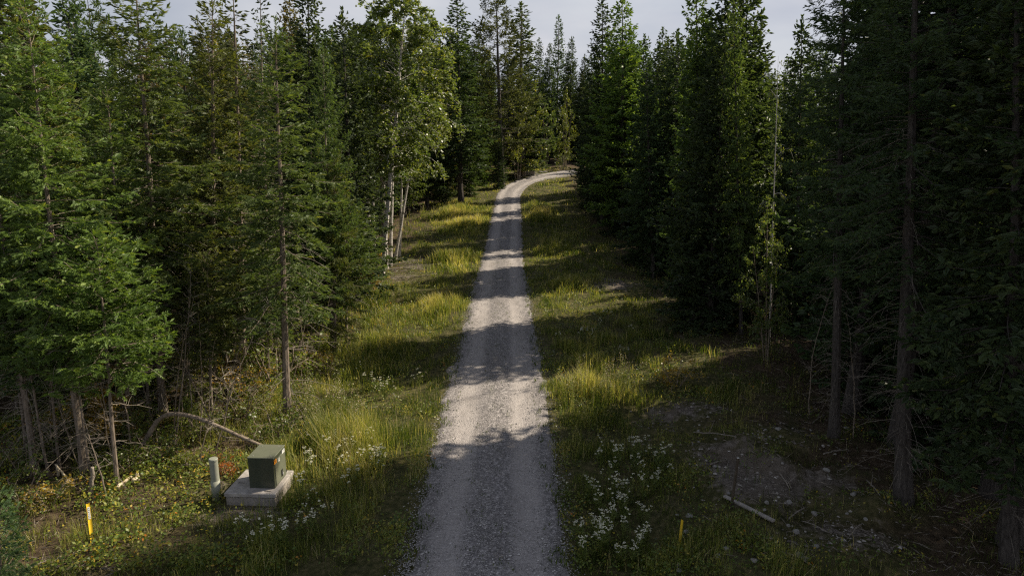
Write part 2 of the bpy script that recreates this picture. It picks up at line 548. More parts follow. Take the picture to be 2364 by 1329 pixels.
gx = grid_axis([(-320, -60, 20), (-60, -16, 2), (-16, 2.5, 0.3), (2.5, 9.5, 0.15), (9.5, 14, 0.3), (14, 60, 2), (60, 320, 20)])
gy = grid_axis([(-120, -10, 10), (-10, 10, 1), (10, 24, 0.14), (24, 30, 0.25), (30, 62, 0.5), (62, 130, 1.0), (130, 520, 20)])
X, Y = np.meshgrid(gx, gy)
Z = terrain(X, Y)
wood_m = np.maximum(smooth((-X - 6.4 - 0.8 * N_MID(X, Y)) / 2.2), smooth((X - 6.6 - 0.8 * N_MID(X, Y)) / 2.2))
wood_m = np.maximum(wood_m, smooth((Y - 100) / 8) * (np.abs(X - 5) > 0))
soil_m = soil_at(X, Y) * (0.50 + 0.22 * N_MID(X * 0.8, Y * 0.8) + 0.10 * N_FINE(X, Y))
soil_m += 0.4 * np.exp(-(((X + 6.1) / 1.3) ** 2 + ((Y - 13.4) / 0.7) ** 2))
ny, nx = X.shape
ii = (np.arange(ny - 1)[:, None] * nx + np.arange(nx - 1)[None]).ravel()
tri = np.concatenate([np.stack([ii, ii + 1, ii + nx + 1], -1), np.stack([ii, ii + nx + 1, ii + nx], -1)])
g = link('ground', build_mesh('ground', np.stack([X, Y, Z], -1), tri, M['ground'], smooth_=True,
                              attrs={'soil': soil_m.ravel(), 'wood': wood_m.ravel()}))
tag(g, 'rough clearing floor of turf, soil and needle litter under the forest', kind='structure')

# road: crowned strip with two wheel tracks, edges dipping raggedly under the turf
ry = np.concatenate([np.arange(4, 40, 0.25), np.arange(40, 70, 0.4), np.arange(70, 104.2, 0.4)])
rc = road_x(ry)
tn = norm(np.stack([np.gradient(rc, ry), np.ones_like(ry)], -1))
nr = np.stack([tn[:, 1], -tn[:, 0]], -1)
lat = np.linspace(-1, 1, 41)
half = 1.84 - 0.22 * smooth((ry - 22) / 35) + 0.03 * N_BIG(ry * 0, ry) + 0.55 * smooth((ry - 90) / 10)
RX = rc[:, None] + nr[:, 0:1] * lat[None] * half[:, None]
RY = ry[:, None] + nr[:, 1:2] * lat[None] * half[:, None]
al_ = np.abs(lat)[None] + 0.035 * N_EDGE(RX, RY) + 0.035 * N_FINE(RX, RY)
edge = smooth((al_ - 0.80) / 0.2)
track = np.exp(-((np.abs(lat)[None] * 1.72 - 0.80) / 0.34) ** 2) * np.ones_like(RX)
RZ = rise(RY) + 0.035 - 0.03 * track + 0.012 * N_MID(RX, RY) * 0.5 + 0.008 * N_FINE(RX, RY) - 0.16 * edge
RZ = RZ + 0.03 * np.exp(-(lat[None] / 0.22) ** 2)
ny, nx = RX.shape
ii = (np.arange(ny - 1)[:, None] * nx + np.arange(nx - 1)[None]).ravel()
tri = np.concatenate([np.stack([ii, ii + 1, ii + nx + 1], -1), np.stack([ii, ii + nx + 1, ii + nx], -1)])
rd = link('gravel_road', build_mesh('gravel_road', np.stack([RX, RY, RZ], -1), tri, M['gravel'], smooth_=True,
                                    attrs={'lat': np.broadcast_to(np.abs(lat), RX.shape).ravel(), 'track': track.ravel(), 'edge': edge.ravel()}))
tag(rd, 'narrow grey gravel road running straight between the trees and bending right', kind='structure')

def road_z(x, Yv):
    la = np.abs(x - road_x(Yv)) / 1.72
    return rise(Yv) + 0.035 - 0.03 * np.exp(-((la * 1.72 - 0.80) / 0.34) ** 2) + 0.03 * np.exp(-(la / 0.22) ** 2) - 0.16 * smooth((la - 0.8) / 0.2)

# loose stones lying on the road
OCT_V = np.array([[1, 0, 0], [-1, 0, 0], [0, 1, 0], [0, -1, 0], [0, 0, 1], [0, 0, -1]], float)
OCT_T = np.array([[0, 2, 4], [2, 1, 4], [1, 3, 4], [3, 0, 4], [2, 0, 5], [1, 2, 5], [3, 1, 5], [0, 3, 5]])
def stones_mesh(name, x, y, z, s, mat, tint):
    n = len(x)
    V = OCT_V[None] * (s[:, None, None] * RNG.uniform(0.55, 1.25, (n, 1, 3))) * RNG.uniform(0.75, 1.2, (n, 6, 1))
    V[:, :, 2] *= 0.6
    a = RNG.uniform(0, 6.28, n); co, si = np.cos(a)[:, None], np.sin(a)[:, None]
    Vx, Vy = V[..., 0] * co - V[..., 1] * si, V[..., 0] * si + V[..., 1] * co
    V = np.stack([Vx + x[:, None], Vy + y[:, None], V[..., 2] + z[:, None]], -1)
    Tt = OCT_T[None] + (np.arange(n) * 6)[:, None, None]
    return build_mesh(name, V, Tt, mat, np.repeat(tint, 6))
n = 34000
yy = 10.5 + 30 * RNG.random(n) ** 1.7
la = np.where(RNG.random(n) < 0.22, np.sign(RNG.uniform(-1, 1, n)) * (0.92 + np.abs(RNG.normal(0, 0.12, n))), RNG.uniform(-1, 1, n))
keep = RNG.random(n) < 0.30 + 0.7 * (1 - np.exp(-((np.abs(la) * 1.72 - 0.80) / 0.34) ** 2))
yy, la = yy[keep], la[keep]
xx = road_x(yy) + la * 1.60
s = RNG.uniform(0.008, 0.02, len(xx)) * (1 + 0.8 * (RNG.random(len(xx)) < 0.06))
zz = np.maximum(road_z(xx, yy), terrain(xx, yy))
o = link('loose_road_gravel', stones_mesh('loose_road_gravel', xx, yy, zz + s * 0.2, s, M['stones'], RNG.random(len(xx))))
tag(o, 'loose grey stones strewn over the gravel road', 'gravel', kind='stuff')

# ------------------------------------------------------------------ tree builders
def sprigs(P, D, L, W, tint, feather, rng):
    """needle sprigs: jagged feathers (near) or crossed slivers (far)"""
    n = len(P)
    D = norm(D)
    up = np.tile(np.array([0.0, 0, 1]), (n, 1)) + rng.normal(0, 0.35, (n, 3))
    S = norm(np.cross(D, up)); U = np.cross(S, D)
    L = L[:, None]; W = W[:, None]
    if not feather:
        V = np.stack([P, P + D * L * 0.45 + S * W, P + D * L, P + D * L * 0.45 - S * W,
                      P + D * L * 0.4 + U * W * 0.8, P + D * L * 0.5 - U * W * 0.6], 1)
        Tt = np.array([[0, 1, 2], [0, 2, 3], [0, 4, 2], [0, 2, 5]])
    else:
        vs = [P, P + D * L * 0.55 + U * W * 0.75, P + D * L, P + D * L * 0.5 - U * W * 0.4]
        tt = [[0, 1, 2], [0, 2, 3]]
        for q, sgn in ((0.05, 1), (0.20, -1), (0.35, 1), (0.50, -1), (0.66, 1), (0.74, -1)):
            b = P + D * L * q
            i = len(vs)
            vs += [b, b + D * L * 0.17, b + D * L * 0.30 + S * (W * sgn * (1.25 - 0.5 * q)) + U * W * 0.25]
            tt.append([i, i + 1, i + 2] if sgn > 0 else [i, i + 2, i + 1])
        V = np.stack(vs, 1); Tt = np.array(tt)
    k = V.shape[1]
    T3 = Tt[None] + (np.arange(n) * k)[:, None, None]
    return V.reshape(-1, 3), T3.reshape(-1, 3), np.repeat(tint, k)

def conifer(name, seed, h, cb, Rm, sp=0.34, per=6, droop=0.3, upt=0.18, tipang=0.75, expo=0.85, sl=0.17, sw=0.03,
            dens=1.0, feather=True, dead=0.5, patchy=0.1, r0=None, bark='bark', pine=False, irregular=0.18, cones=False):
    rng = np.random.default_rng(seed)
    wood = MB()
    r0 = r0 or 0.0105 * h
    zt = np.linspace(0, 1, 12)
    wob = np.cumsum(rng.normal(0, 0.012 * h / 12, (12, 2)), 0); wob[0] = 0
    axis = np.column_stack([wob, zt * h])
    rad = r0 * (1 - zt) ** 0.85 + 0.008
    rad[0] *= 1.35
    wood.tube(axis, rad, 8, cap=False)
    ax = lambda z: np.array([np.interp(z, axis[:, 2], axis[:, 0]), np.interp(z, axis[:, 2], axis[:, 1]), z])
    rr = lambda z: float(np.interp(z, axis[:, 2], rad))
    PP, DD, LL, WW, TT = [], [], [], [], []
    z = cb * h
    lop = rng.uniform(0, 6.28)
    while z < h - 0.12:
        t = (z - cb * h) / (h * (1 - cb))
        prof = (1 - t) ** expo * (0.62 + 0.38 * min(1.0, t / 0.18))
        nb = max(3, int(per * (1.0 if t < 0.8 else 0.75) + rng.uniform(-0.5, 0.9)))
        a0 = rng.uniform(0, 6.28)
        for k in range(nb):
            if rng.random() < patchy:
                continue
            a = a0 + 6.283 * (k + rng.uniform(-0.25, 0.25)) / nb
            L = Rm * prof * rng.uniform(1 - 2.2 * irregular, 1 + irregular) * (1 + 0.12 * math.cos(a - lop)) + 0.14
            zb = z + rng.uniform(-0.5, 0.5) * sp
            e0 = (0.02 + tipang * t ** 1.6) + rng.normal(0, 0.07)
            dr = droop * (1 - 0.8 * t) * rng.uniform(0.7, 1.3)
            ns = max(5, int(L / 0.22))
            s_ = np.linspace(0, 1, ns)
            d2 = np.array([math.cos(a), math.sin(a)]); p2 = np.array([-d2[1], d2[0]])
            bend = rng.normal(0, 0.06)
            base = ax(max(zb, 0.02))
            curve = np.column_stack([base[0] + d2[0] * L * s_ + p2[0] * bend * L * s_ ** 2,
                                     base[1] + d2[1] * L * s_ + p2[1] * bend * L * s_ ** 2,
                                     base[2] + L * (e0 * s_ - dr * s_ ** 1.5 + upt * s_ ** 4)])
            wood.tube(curve[::2] if ns > 8 else curve, np.linspace(max(0.006, 0.26 * rr(zb) * min(1, L / Rm)), 0.004, len(curve[::2] if ns > 8 else curve)), 3, cap=False)
            tang = norm(np.gradient(curve, axis=0))
            # side twigs
            m_ = max(3, int(L / 0.115 * dens))
            if pine:
                si = rng.uniform(0.45, 1.0, m_) ** 0.8
            else:
                si = 0.10 + 0.90 * rng.random(m_) ** 0.82
            si[0] = 0.97
            pt = np.column_stack([np.interp(si, s_, curve[:, j]) for j in range(3)])
            tg = np.column_stack([np.interp(si, s_, tang[:, j]) for j in range(3)])
            sg = np.where(rng.random(m_) < 0.5, 1.0, -1.0)
            ang = rng.uniform(0.6, 1.15, m_); ang[0] = 0.1
            sd = np.cross(tg, [0, 0, 1.0])
            dirs = norm(tg * np.cos(ang)[:, None] + norm(sd) * (sg * np.sin(ang))[:, None] + np.array([0, 0, -0.10]) + rng.normal(0, 0.20, (m_, 3)))
            l2 = np.minimum(0.62, 0.42 * L * (1 - si) + 0.13) * rng.uniform(0.55, 1.15, m_)
            step = sl * (0.52 if feather else 0.75) / max(0.6, dens)
            n2 = np.maximum(1, np.ceil(l2 / step)).astype(int)
            idx = np.repeat(np.arange(m_), n2)
            q = (np.concatenate([np.arange(c_) for c_ in n2]) + rng.random(len(idx)) * 0.8) / np.repeat(n2, n2)
            Ps = pt[idx] + dirs[idx] * (l2[idx] * q)[:, None]
            Ps[:, 2] -= 0.10 * (l2[idx] * q) ** 2 / max(0.2, 1) * 2
            sg2 = np.where(rng.random(len(idx)) < 0.5, 1.0, -1.0)
            perp = norm(np.cross(dirs[idx], [0, 0, 1.0]))
            if pine:
                Ds = dirs[idx] * 0.6 + rng.normal(0, 0.65, (len(idx), 3)) + np.array([0, 0, 0.35])
            else:
                Ds = dirs[idx] + perp * (sg2 * rng.uniform(0.25, 0.95, len(idx)))[:, None] + rng.normal(0, 0.36, (len(idx), 3)) + np.array([0, 0, rng.uniform(-0.45, 0.12)])
            PP.append(Ps); DD.append(Ds)
            LL.append(sl * rng.uniform(0.65, 1.25, len(idx)))
            bt = rng.normal(0.0, 0.10)
            tt_b = np.clip(0.46 + bt + rng.normal(0, 0.17, len(idx)), 0, 0.9)
            tt_b[rng.random(len(idx)) < 0.015] = 1.0               # browned tips
            TT.append(tt_b)
        z += sp * rng.uniform(0.75, 1.25) * (0.75 + 0.5 * (1 - t))
    # leader
    lead = np.linspace(h - 0.5, h + 0.18, 9)
    for zz_ in lead:
        PP.append(np.array([ax(min(zz_, h))] * 3) + np.array([0, 0, max(0, zz_ - h)]))
        DD.append(np.column_stack([rng.normal(0, 0.6, 3), rng.normal(0, 0.6, 3), np.full(3, 0.9)]))
        LL.append(np.full(3, sl * 0.8)); TT.append(np.full(3, 0.6))
    # dead lower branches
    zd = 0.06 * h
    while zd < (cb + 0.22) * h:
        for _ in range(int(rng.poisson(2.2 * dead))):
            a = rng.uniform(0, 6.28); L = rng.uniform(0.35, 1.0) * min(1.9, 0.85 * Rm)
            n_ = 6
            s_ = np.linspace(0, 1, n_)
            b0 = ax(zd + rng.uniform(0, 0.3))
            c_ = b0 + np.column_stack([np.cos(a) * L * s_, np.sin(a) * L * s_, L * (rng.uniform(-0.15, 0.25) * s_ - rng.uniform(0.15, 0.6) * s_ ** 2)])
            c_[1:-1] += rng.normal(0, 0.018, (n_ - 2, 3))
            wood.tube(c_, np.linspace(0.0075, 0.0025, n_), 3, cap=False, tint=0.9, m=1)
            for _2 in range(rng.integers(1, 5)):
                i = rng.integers(1, n_ - 1)
                dv = norm(np.array([math.cos(a), math.sin(a), -0.3]) + rng.normal(0, 0.6, 3)) * rng.uniform(0.12, 0.4)
                wood.tube(np.array([c_[i], c_[i] + dv * 0.5 + rng.normal(0, 0.015, 3), c_[i] + dv]), [0.0045, 0.003, 0.0015], 3, cap=False, tint=0.9, m=1)
        zd += 0.32
    P = np.vstack(PP); D = np.vstack(DD); L = np.concatenate(LL); tt = np.concatenate(TT)
    W = L * (sw / sl) * rng.uniform(0.8, 1.2, len(L))
    V, T3, ta = sprigs(P, D, L, W, tt, feather, rng)
    crown = build_mesh(name + '_crown', V, T3, M['needle'], ta)
    trunk = wood.mesh(name + '_trunk', [M[bark], M['deadwood']])
    return {'trunk': trunk, 'crown': crown, 'h': h}

def leaves(P, Nn, size, tint, rng):
    n = len(P)
    a = norm(np.cross(Nn, rng.normal(0, 1, (n, 3)))); b = np.cross(norm(Nn), a)
    s_ = size[:, None]
    V = np.stack([P - a * s_ * 0.55, P + b * s_ * 0.36, P + a * s_ * 0.6, P - b * s_ * 0.36], 1)
    T3 = np.array([[0, 1, 2], [0, 2, 3]])[None] + (np.arange(n) * 4)[:, None, None]
    return V.reshape(-1, 3), T3.reshape(-1, 3), np.repeat(tint, 4)

def broadleaf(name, seed, h, cb, Rm, nb=34, leaf=0.08, per=26, droop=0.5, stems=1, spread=0.0, r0=None, bark='birch', yellow=0.05, egg=1.0, leafmat='leaf'):
    rng = np.random.default_rng(seed)
    wood = MB()
    r0 = r0 or 0.0085 * h
    PP, TT = [], []
    for st in range(stems):
        a_s = 6.283 * st / stems + rng.uniform(-0.5, 0.5)
        hh = h * (1 if st == 0 else rng.uniform(0.72, 0.97))
        zt = np.linspace(0, 1, 12)
        out_ = spread * (zt ** 1.2)
        wob = np.cumsum(rng.normal(0, 0.014 * h / 12, (12, 2)), 0); wob[0] = 0
        axis = np.column_stack([math.cos(a_s) * out_ + wob[:, 0] + 0.14 * math.cos(a_s) * (stems > 1), math.sin(a_s) * out_ + wob[:, 1] + 0.14 * math.sin(a_s) * (stems > 1), zt * hh])
        rad = r0 * (1 - zt) ** 0.8 * (1 if st == 0 else 0.8) + 0.006
        rad[0] *= 1.25
        wood.tube(axis, rad, 8, cap=False)
        for b_ in range(nb // stems):
            t = (b_ + rng.random()) / (nb // stems)
            zb = hh * (cb + (0.98 - cb) * t)
            base = np.array([np.interp(zb, axis[:, 2], axis[:, j]) for j in range(3)])
            L = Rm * (math.sin(math.pi * min(1, 0.16 + 0.84 * t ** egg)) * 0.85 + 0.15) * rng.uniform(0.65, 1.2)
            a = rng.uniform(0, 6.28)
            e = rng.uniform(0.5, 1.1) * (0.6 + 0.8 * t)
            s_ = np.linspace(0, 1, 6)
            c_ = base + np.column_stack([np.cos(a) * L * s_, np.sin(a) * L * s_, L * (e * s_ - droop * s_ ** 2)])
            c_[1:] += rng.normal(0, 0.04 * L, (5, 3)) * 0.5
            wood.tube(c_, np.linspace(max(0.006, 0.35 * np.interp(zb, axis[:, 2], rad)), 0.004, 6), 4, cap=False)
            for k in range(max(3, int(4.5 * L))):
                q = rng.uniform(0.25, 1.0)
                p0 = np.array([np.interp(q, s_, c_[:, j]) for j in range(3)])
                l3 = rng.uniform(0.3, 0.75) * min(1.0, 0.45 * L + 0.2)
                dv = norm(np.array([math.cos(a), math.sin(a), 0.15]) + rng.normal(0, 0.75, 3)) * l3
                q2 = np.linspace(0, 1, 4)[:, None]
                tw = p0 + dv * q2 + np.array([0, 0, -1.0]) * q2 ** 2 * l3 * droop * 1.3
                wood.tube(tw, [0.006, 0.005, 0.004, 0.002], 3, cap=False)
                nl = int(per * rng.uniform(0.6, 1.3))
                qq = rng.random(nl) ** 0.7
                pl = np.column_stack([np.interp(qq, q2[:, 0], tw[:, j]) for j in range(3)]) + rng.normal(0, 0.065, (nl, 3))
                PP.append(pl)
                tb = rng.normal(0, 0.08)
                ti = np.clip(0.5 + tb + rng.normal(0, 0.14, nl), 0, 0.92)
                ti[rng.random(nl) < yellow] = 1.0
                TT.append(ti)
    P = np.vstack(PP); tt = np.concatenate(TT)
    Nn = norm(rng.normal(0, 0.8, (len(P), 3)) + np.array([0, 0, 0.55]))
    V, T3, ta = leaves(P, Nn, leaf * rng.uniform(0.7, 1.25, len(P)), tt, rng)
    return {'trunk': wood.mesh(name + '_trunk', M[bark]), 'crown': build_mesh(name + '_crown', V, T3, M[leafmat], ta), 'h': h}

def bare_stem(name, seed, h, r0=0.022, ntw=16, bark='bark_thin', curve=0.5):
    rng = np.random.default_rng(seed)
    wood = MB()
    zt = np.linspace(0, 1, 10)
    a = rng.uniform(0, 6.28)
    bend = curve * zt ** 2
    axis = np.column_stack([np.cos(a) * bend, np.sin(a) * bend, zt * h]) + np.vstack([[0, 0, 0], rng.normal(0, 0.02, (9, 3))])
    wood.tube(axis, r0 * (1 - 0.8 * zt), 6, cap=False)
    tw = MB()
    for _ in range(ntw):
        z = rng.uniform(0.25, 1.0)
        b = np.array([np.interp(z, zt, axis[:, j]) for j in range(3)])
        a = rng.uniform(0, 6.28); L = rng.uniform(0.25, 0.9) * (1.15 - 0.5 * z)
        d = np.array([math.cos(a), math.sin(a), rng.uniform(-0.1, 0.8)])
        m1 = b + d * L * 0.5 + rng.normal(0, 0.03, 3)
        m2 = b + d * L + np.array([0, 0, -0.15 * L])
        tw.tube(np.array([b, m1, m2]), [0.008, 0.005, 0.002], 3, cap=False)
        for _2 in range(rng.integers(0, 4)):
            dv = norm(d + rng.normal(0, 0.7, 3)) * rng.uniform(0.1, 0.3)
            tw.tube(np.array([m1, m1 + dv]), [0.004, 0.002], 3, cap=False)
    return {'trunk': wood.mesh(name + '_stem', M[bark]), 'crown': tw.mesh(name + '_twigs', M['deadwood']), 'h': h}

P_ = {}
# near, high detail
P_['firA'] = conifer('fir_a', 11, 11.5, 0.22, 2.2, sp=0.30, per=8, droop=0.30, upt=0.16, sl=0.18, sw=0.043, dens=1.45, dead=0.9, patchy=0.13, irregular=0.25)
P_['firB'] = conifer('fir_b', 12, 12.5, 0.13, 2.6, sp=0.35, per=8, droop=0.40, upt=0.2, sl=0.19, sw=0.045, dens=1.42, dead=0.6, irregular=0.27, patchy=0.13)
P_['firD'] = conifer('fir_d', 17, 11.5, 0.34, 2.3, r0=0.085, sp=0.31, per=8, droop=0.36, upt=0.18, sl=0.18, sw=0.043, dens=1.45, dead=1.4, irregular=0.27, patchy=0.12)
P_['firC'] = conifer('fir_c', 13, 12.0, 0.33, 2.05, r0=0.10, sp=0.33, per=7, droop=0.46, upt=0.14, sl=0.18, sw=0.043, dens=1.45, dead=1.2, patchy=0.15, irregular=0.28)
P_['pole'] = conifer('pole_fir', 16, 8.0, 0.50, 1.35, sp=0.26, per=6, droop=0.30, upt=0.14, sl=0.17, sw=0.040, dens=1.45, dead=1.3, expo=0.6, r0=0.046, patchy=0.2, irregular=0.28)
P_['young'] = conifer('young_fir', 14, 6.0, 0.44, 1.5, sp=0.21, per=7, droop=0.18, upt=0.16, sl=0.165, sw=0.039, dens=1.5, dead=1.0, expo=0.55, r0=0.045, patchy=0.15)
P_['small'] = conifer('small_fir', 15, 3.2, 0.05, 1.25, sp=0.18, per=7, droop=0.12, upt=0.12, sl=0.19, sw=0.052, dens=1.1, dead=0.1, r0=0.045)
# mid distance
P_['spruceA'] = conifer('spruce_a', 21, 17, 0.10, 3.3, sp=0.34, per=8, droop=0.40, upt=0.22, sl=0.28, sw=0.07, dens=1.25, feather=False, dead=0.7, bark='bark_dark')
P_['spruceB'] = conifer('spruce_b', 22, 18, 0.18, 2.9, sp=0.36, per=8, droop=0.5, upt=0.2, sl=0.28, sw=0.07, dens=1.25, feather=False, dead=0.9, irregular=0.25, patchy=0.12, bark='bark_dark')
P_['spruceC'] = conifer('spruce_c', 23, 15, 0.03, 3.2, sp=0.33, per=8, droop=0.3, upt=0.16, sl=0.27, sw=0.07, dens=1.25, feather=False, dead=0.4, bark='bark_dark')
P_['sparse'] = conifer('sparse_spruce', 24, 18, 0.34, 1.9, sp=0.42, per=6, droop=0.5, upt=0.25, sl=0.25, sw=0.055, dens=1.1, feather=False, dead=1.0, patchy=0.2, irregular=0.3)
P_['pine'] = conifer('pine', 25, 19, 0.22, 3.0, sp=0.40, per=7, droop=0.1, upt=0.25, tipang=0.9, expo=0.6, sl=0.32, sw=0.042, dens=1.6, feather=False, dead=0.6, pine=True, irregular=0.25, bark='bark_dark')
P_['narrow'] = conifer('narrow_fir', 26, 16, 0.06, 1.9, sp=0.33, per=8, droop=0.3, upt=0.2, sl=0.26, sw=0.064, dens=1.25, feather=False, dead=0.5, irregular=0.25)
P_['big'] = conifer('big_spruce', 27, 18, 0.42, 3.7, sp=0.38, per=8, droop=0.5, upt=0.2, sl=0.19, sw=0.038, dens=1.25, feather=True, dead=2.2, r0=0.24, bark='bark_dark', expo=0.7, irregular=0.25, patchy=0.15)
# broadleaf
P_['birch'] = broadleaf('birch', 31, 16.0, 0.40, 2.9, nb=110, leaf=0.14, per=30, droop=0.75, r0=0.13, egg=1.35)
P_['birch2'] = broadleaf('birch_slim', 32, 13.0, 0.46, 1.9, nb=48, leaf=0.12, per=24, droop=0.6, r0=0.09, egg=1.3)
P_['birch3'] = broadleaf('birch_thin', 36, 13.0, 0.30, 1.3, nb=20, leaf=0.10, per=7, droop=0.6, r0=0.085)
P_['alder'] = broadleaf('alder', 33, 7.0, 0.10, 1.7, nb=48, leaf=0.12, per=22, droop=0.25, stems=3, spread=0.8, r0=0.05, bark='bark_thin', yellow=0.08)
P_['shrub'] = broadleaf('shrub', 34, 1.3, 0.12, 0.7, nb=22, leaf=0.065, per=11, droop=0.2, stems=5, spread=0.45, r0=0.014, bark='bark_thin', yellow=0.10)
P_['shrub2'] = broadleaf('shrub_low', 35, 0.8, 0.1, 0.6, nb=18, leaf=0.075, per=10, droop=0.3, stems=6, spread=0.4, r0=0.011, bark='bark_thin', yellow=0.06)
# leafless
P_['bare1'] = bare_stem('bare_a', 41, 5.0, 0.026)
P_['bare2'] = bare_stem('bare_b', 42, 4.2, 0.020, 22, curve=0.9)
P_['bare3'] = bare_stem('bare_c', 43, 6.5, 0.034, 26, 'bark', 0.3)

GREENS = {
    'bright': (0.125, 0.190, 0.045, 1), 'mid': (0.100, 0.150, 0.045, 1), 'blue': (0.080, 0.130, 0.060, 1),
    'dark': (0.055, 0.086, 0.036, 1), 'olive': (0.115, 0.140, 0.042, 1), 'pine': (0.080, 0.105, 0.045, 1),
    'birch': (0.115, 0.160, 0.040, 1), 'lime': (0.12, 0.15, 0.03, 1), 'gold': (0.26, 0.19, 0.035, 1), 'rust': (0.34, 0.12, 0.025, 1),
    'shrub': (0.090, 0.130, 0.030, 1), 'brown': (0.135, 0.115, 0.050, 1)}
TREE_N = [0]
def plant(kind, name, cat, base, H, label, color='mid', top=None, wide=1.0, group=None, spin=None):
    """a tree or shrub: an Empty at its foot with trunk and crown"""
    v = P_[kind]
    TREE_N[0] += 1
    g_ = np.random.default_rng(1000 + TREE_N[0])
    o = bpy.data.objects.new(name, None)
    o.empty_display_size = 0.3
    COL.objects.link(o)
    axis = Vector((0, 0, 1)) if top is None else Vector([float(a - b) for a, b in zip(top, base)]).normalized()
    q = Vector((0, 0, 1)).rotation_difference(axis) @ Quaternion((0, 0, 1), spin if spin is not None else g_.uniform(0, 6.283))
    s_ = H / v['h']
    o.location = [float(c_) for c_ in base]
    o.rotation_mode = 'QUATERNION'
    o.rotation_quaternion = q
    o.scale = (s_ * wide, s_ * wide, s_)
    tag(o, label, cat, group)
    c = np.array(GREENS[color] if isinstance(color, str) else color)
    c = c * np.append(g_.uniform(0.88, 1.12) * g_.uniform(0.94, 1.06, 3), 1)
    leafless = kind.startswith('bare')
    link('stem' if leafless else 'trunk', v['trunk'], o)
    p_ = link('twigs' if leafless else 'crown', v['crown'], o, color=[float(x) for x in c])
    if leafless:
        p_['kind'] = 'stuff'
    return o

def tree_px(kind, name, cat, bpx, bpy_, tpx, tpy, label, color='mid', wide=1.0, group=None, spin=None, Yv=None):
    """foot on the ground seen at one pixel, top at the same distance seen at another"""
    if Yv is None:
        b = at(bpx, bpy_)
    else:
        p = at_Y(bpx, bpy_, Yv)
        b = np.array([p[0], Yv, T(p[0], Yv)])
    t = at_Y(tpx, tpy, b[1])
    b = b - np.array([0, 0, 0.06])
    return plant(kind, name, cat, b, float(np.linalg.norm(t - b)), label, color, t, wide, group, spin)

# ------------------------------------------------------------------ trees that stand out
FIR, SPR, PIN, BIR = 'fir_tree', 'spruce_tree', 'pine_tree', 'birch_tree'
G_LF = 'conifers along the front of the left forest'
tree_px('firD', FIR, 'tree', 195, 1088, 62, 2, 'bright green fir filling the upper left corner of the photo', 'bright', 1.0, G_LF, 0.4)
tree_px('young', 'young_fir_tree', 'tree', 270, 1118, 222, 550, 'bushy young fir on a thin bare stem, left of the concrete pad', 'bright', 1.05, G_LF, 1.0)
tree_px('young', 'young_fir_tree', 'tree', 487, 965, 478, 600, 'short sparse young fir right of the bushy one, with bare twigs below', 'olive', 1.15, G_LF, 2.2)
tree_px('firC', FIR, 'tree', 300, 1010, 252, 195, 'slim fir with tiered light green boughs behind the bushy young fir', 'bright', 0.95, G_LF, 3.0)
tree_px('firD', FIR, 'tree', 378, 962, 306, -60, 'tall broad dark fir with bare trunk showing high in its crown', 'mid', 1.15, G_LF, 4.4)
tree_px('firC', FIR, 'tree', 666, 964, 640, 62, 'slender fir with long bare grey trunk behind the green cabinet', 'mid', 1.15, G_LF, 5.0)
tree_px('firA', FIR, 'tree', 490, 905, 485, -6, 'pointed fir with orange cone clusters near its tip, left half', 'olive', 0.95, G_LF, 0.8)
tree_px('sparse', SPR, 'tree', 560, 880, 538, -30, 'thin grey-green see-through spruce against the pale sky', 'pine', 1.15, G_LF, 1.7)
tree_px('sparse', SPR, 'tree', 622, 850, 600, -25, 'narrow dark spruce with ragged tip against the sky', 'dark', 0.8, G_LF, 2.9)
tree_px('firA', FIR, 'tree', 768, 815, 748, 115, 'small slim fir with pale cones on its tip, next to the birches', 'mid', 0.62, G_LF, 3.7)
tree_px('spruceA', SPR, 'tree', 720, 760, 708, -40, 'tall dark layered spruce left of the birches', 'dark', 0.9, G_LF, 4.1)
tree_px('spruceC', SPR, 'tree', 815, 690, 790, 30, 'dark spruce right behind the birches, half hidden', 'dark', 0.9, G_LF, 0.3)
tree_px('firD', FIR, 'tree', 80, 1085, -40, 120, 'fir cut by the left edge of the photo, beside the corner fir', 'mid', 1.0, G_LF, 1.2)
tree_px('firD', FIR, 'tree', 560, 1000, 545, 230, 'dense fir in the middle of the left forest edge', 'mid', 0.8, G_LF, 2.0, 22.5)
tree_px('firB', FIR, 'tree', 775, 860, 770, 330, 'drooping fir at the edge of the clearing right of the slender fir', 'olive', 0.78, G_LF, 5.5, 25.5)
tree_px('young', 'young_fir_tree', 'tree', 800, 790, 800, 480, 'low fir with boughs reaching to the sunny grass', 'mid', 1.3, G_LF, 0.2)
tree_px('small', 'fir_sapling', 'sapling', 5, 1400, -5, 1140, 'dark little fir cut off by the lower left corner', 'blue', 0.75, None, 0.9)
tree_px('young', 'young_fir_tree', 'tree', 60, 1030, 20, 690, 'young fir with low boughs near the left edge', 'blue', 1.25, G_LF, 4.0)
tree_px('young', 'young_fir_tree', 'tree', 620, 900, 615, 610, 'sparse little fir left of the slender grey trunk', 'mid', 1.0, G_LF, 1.4)

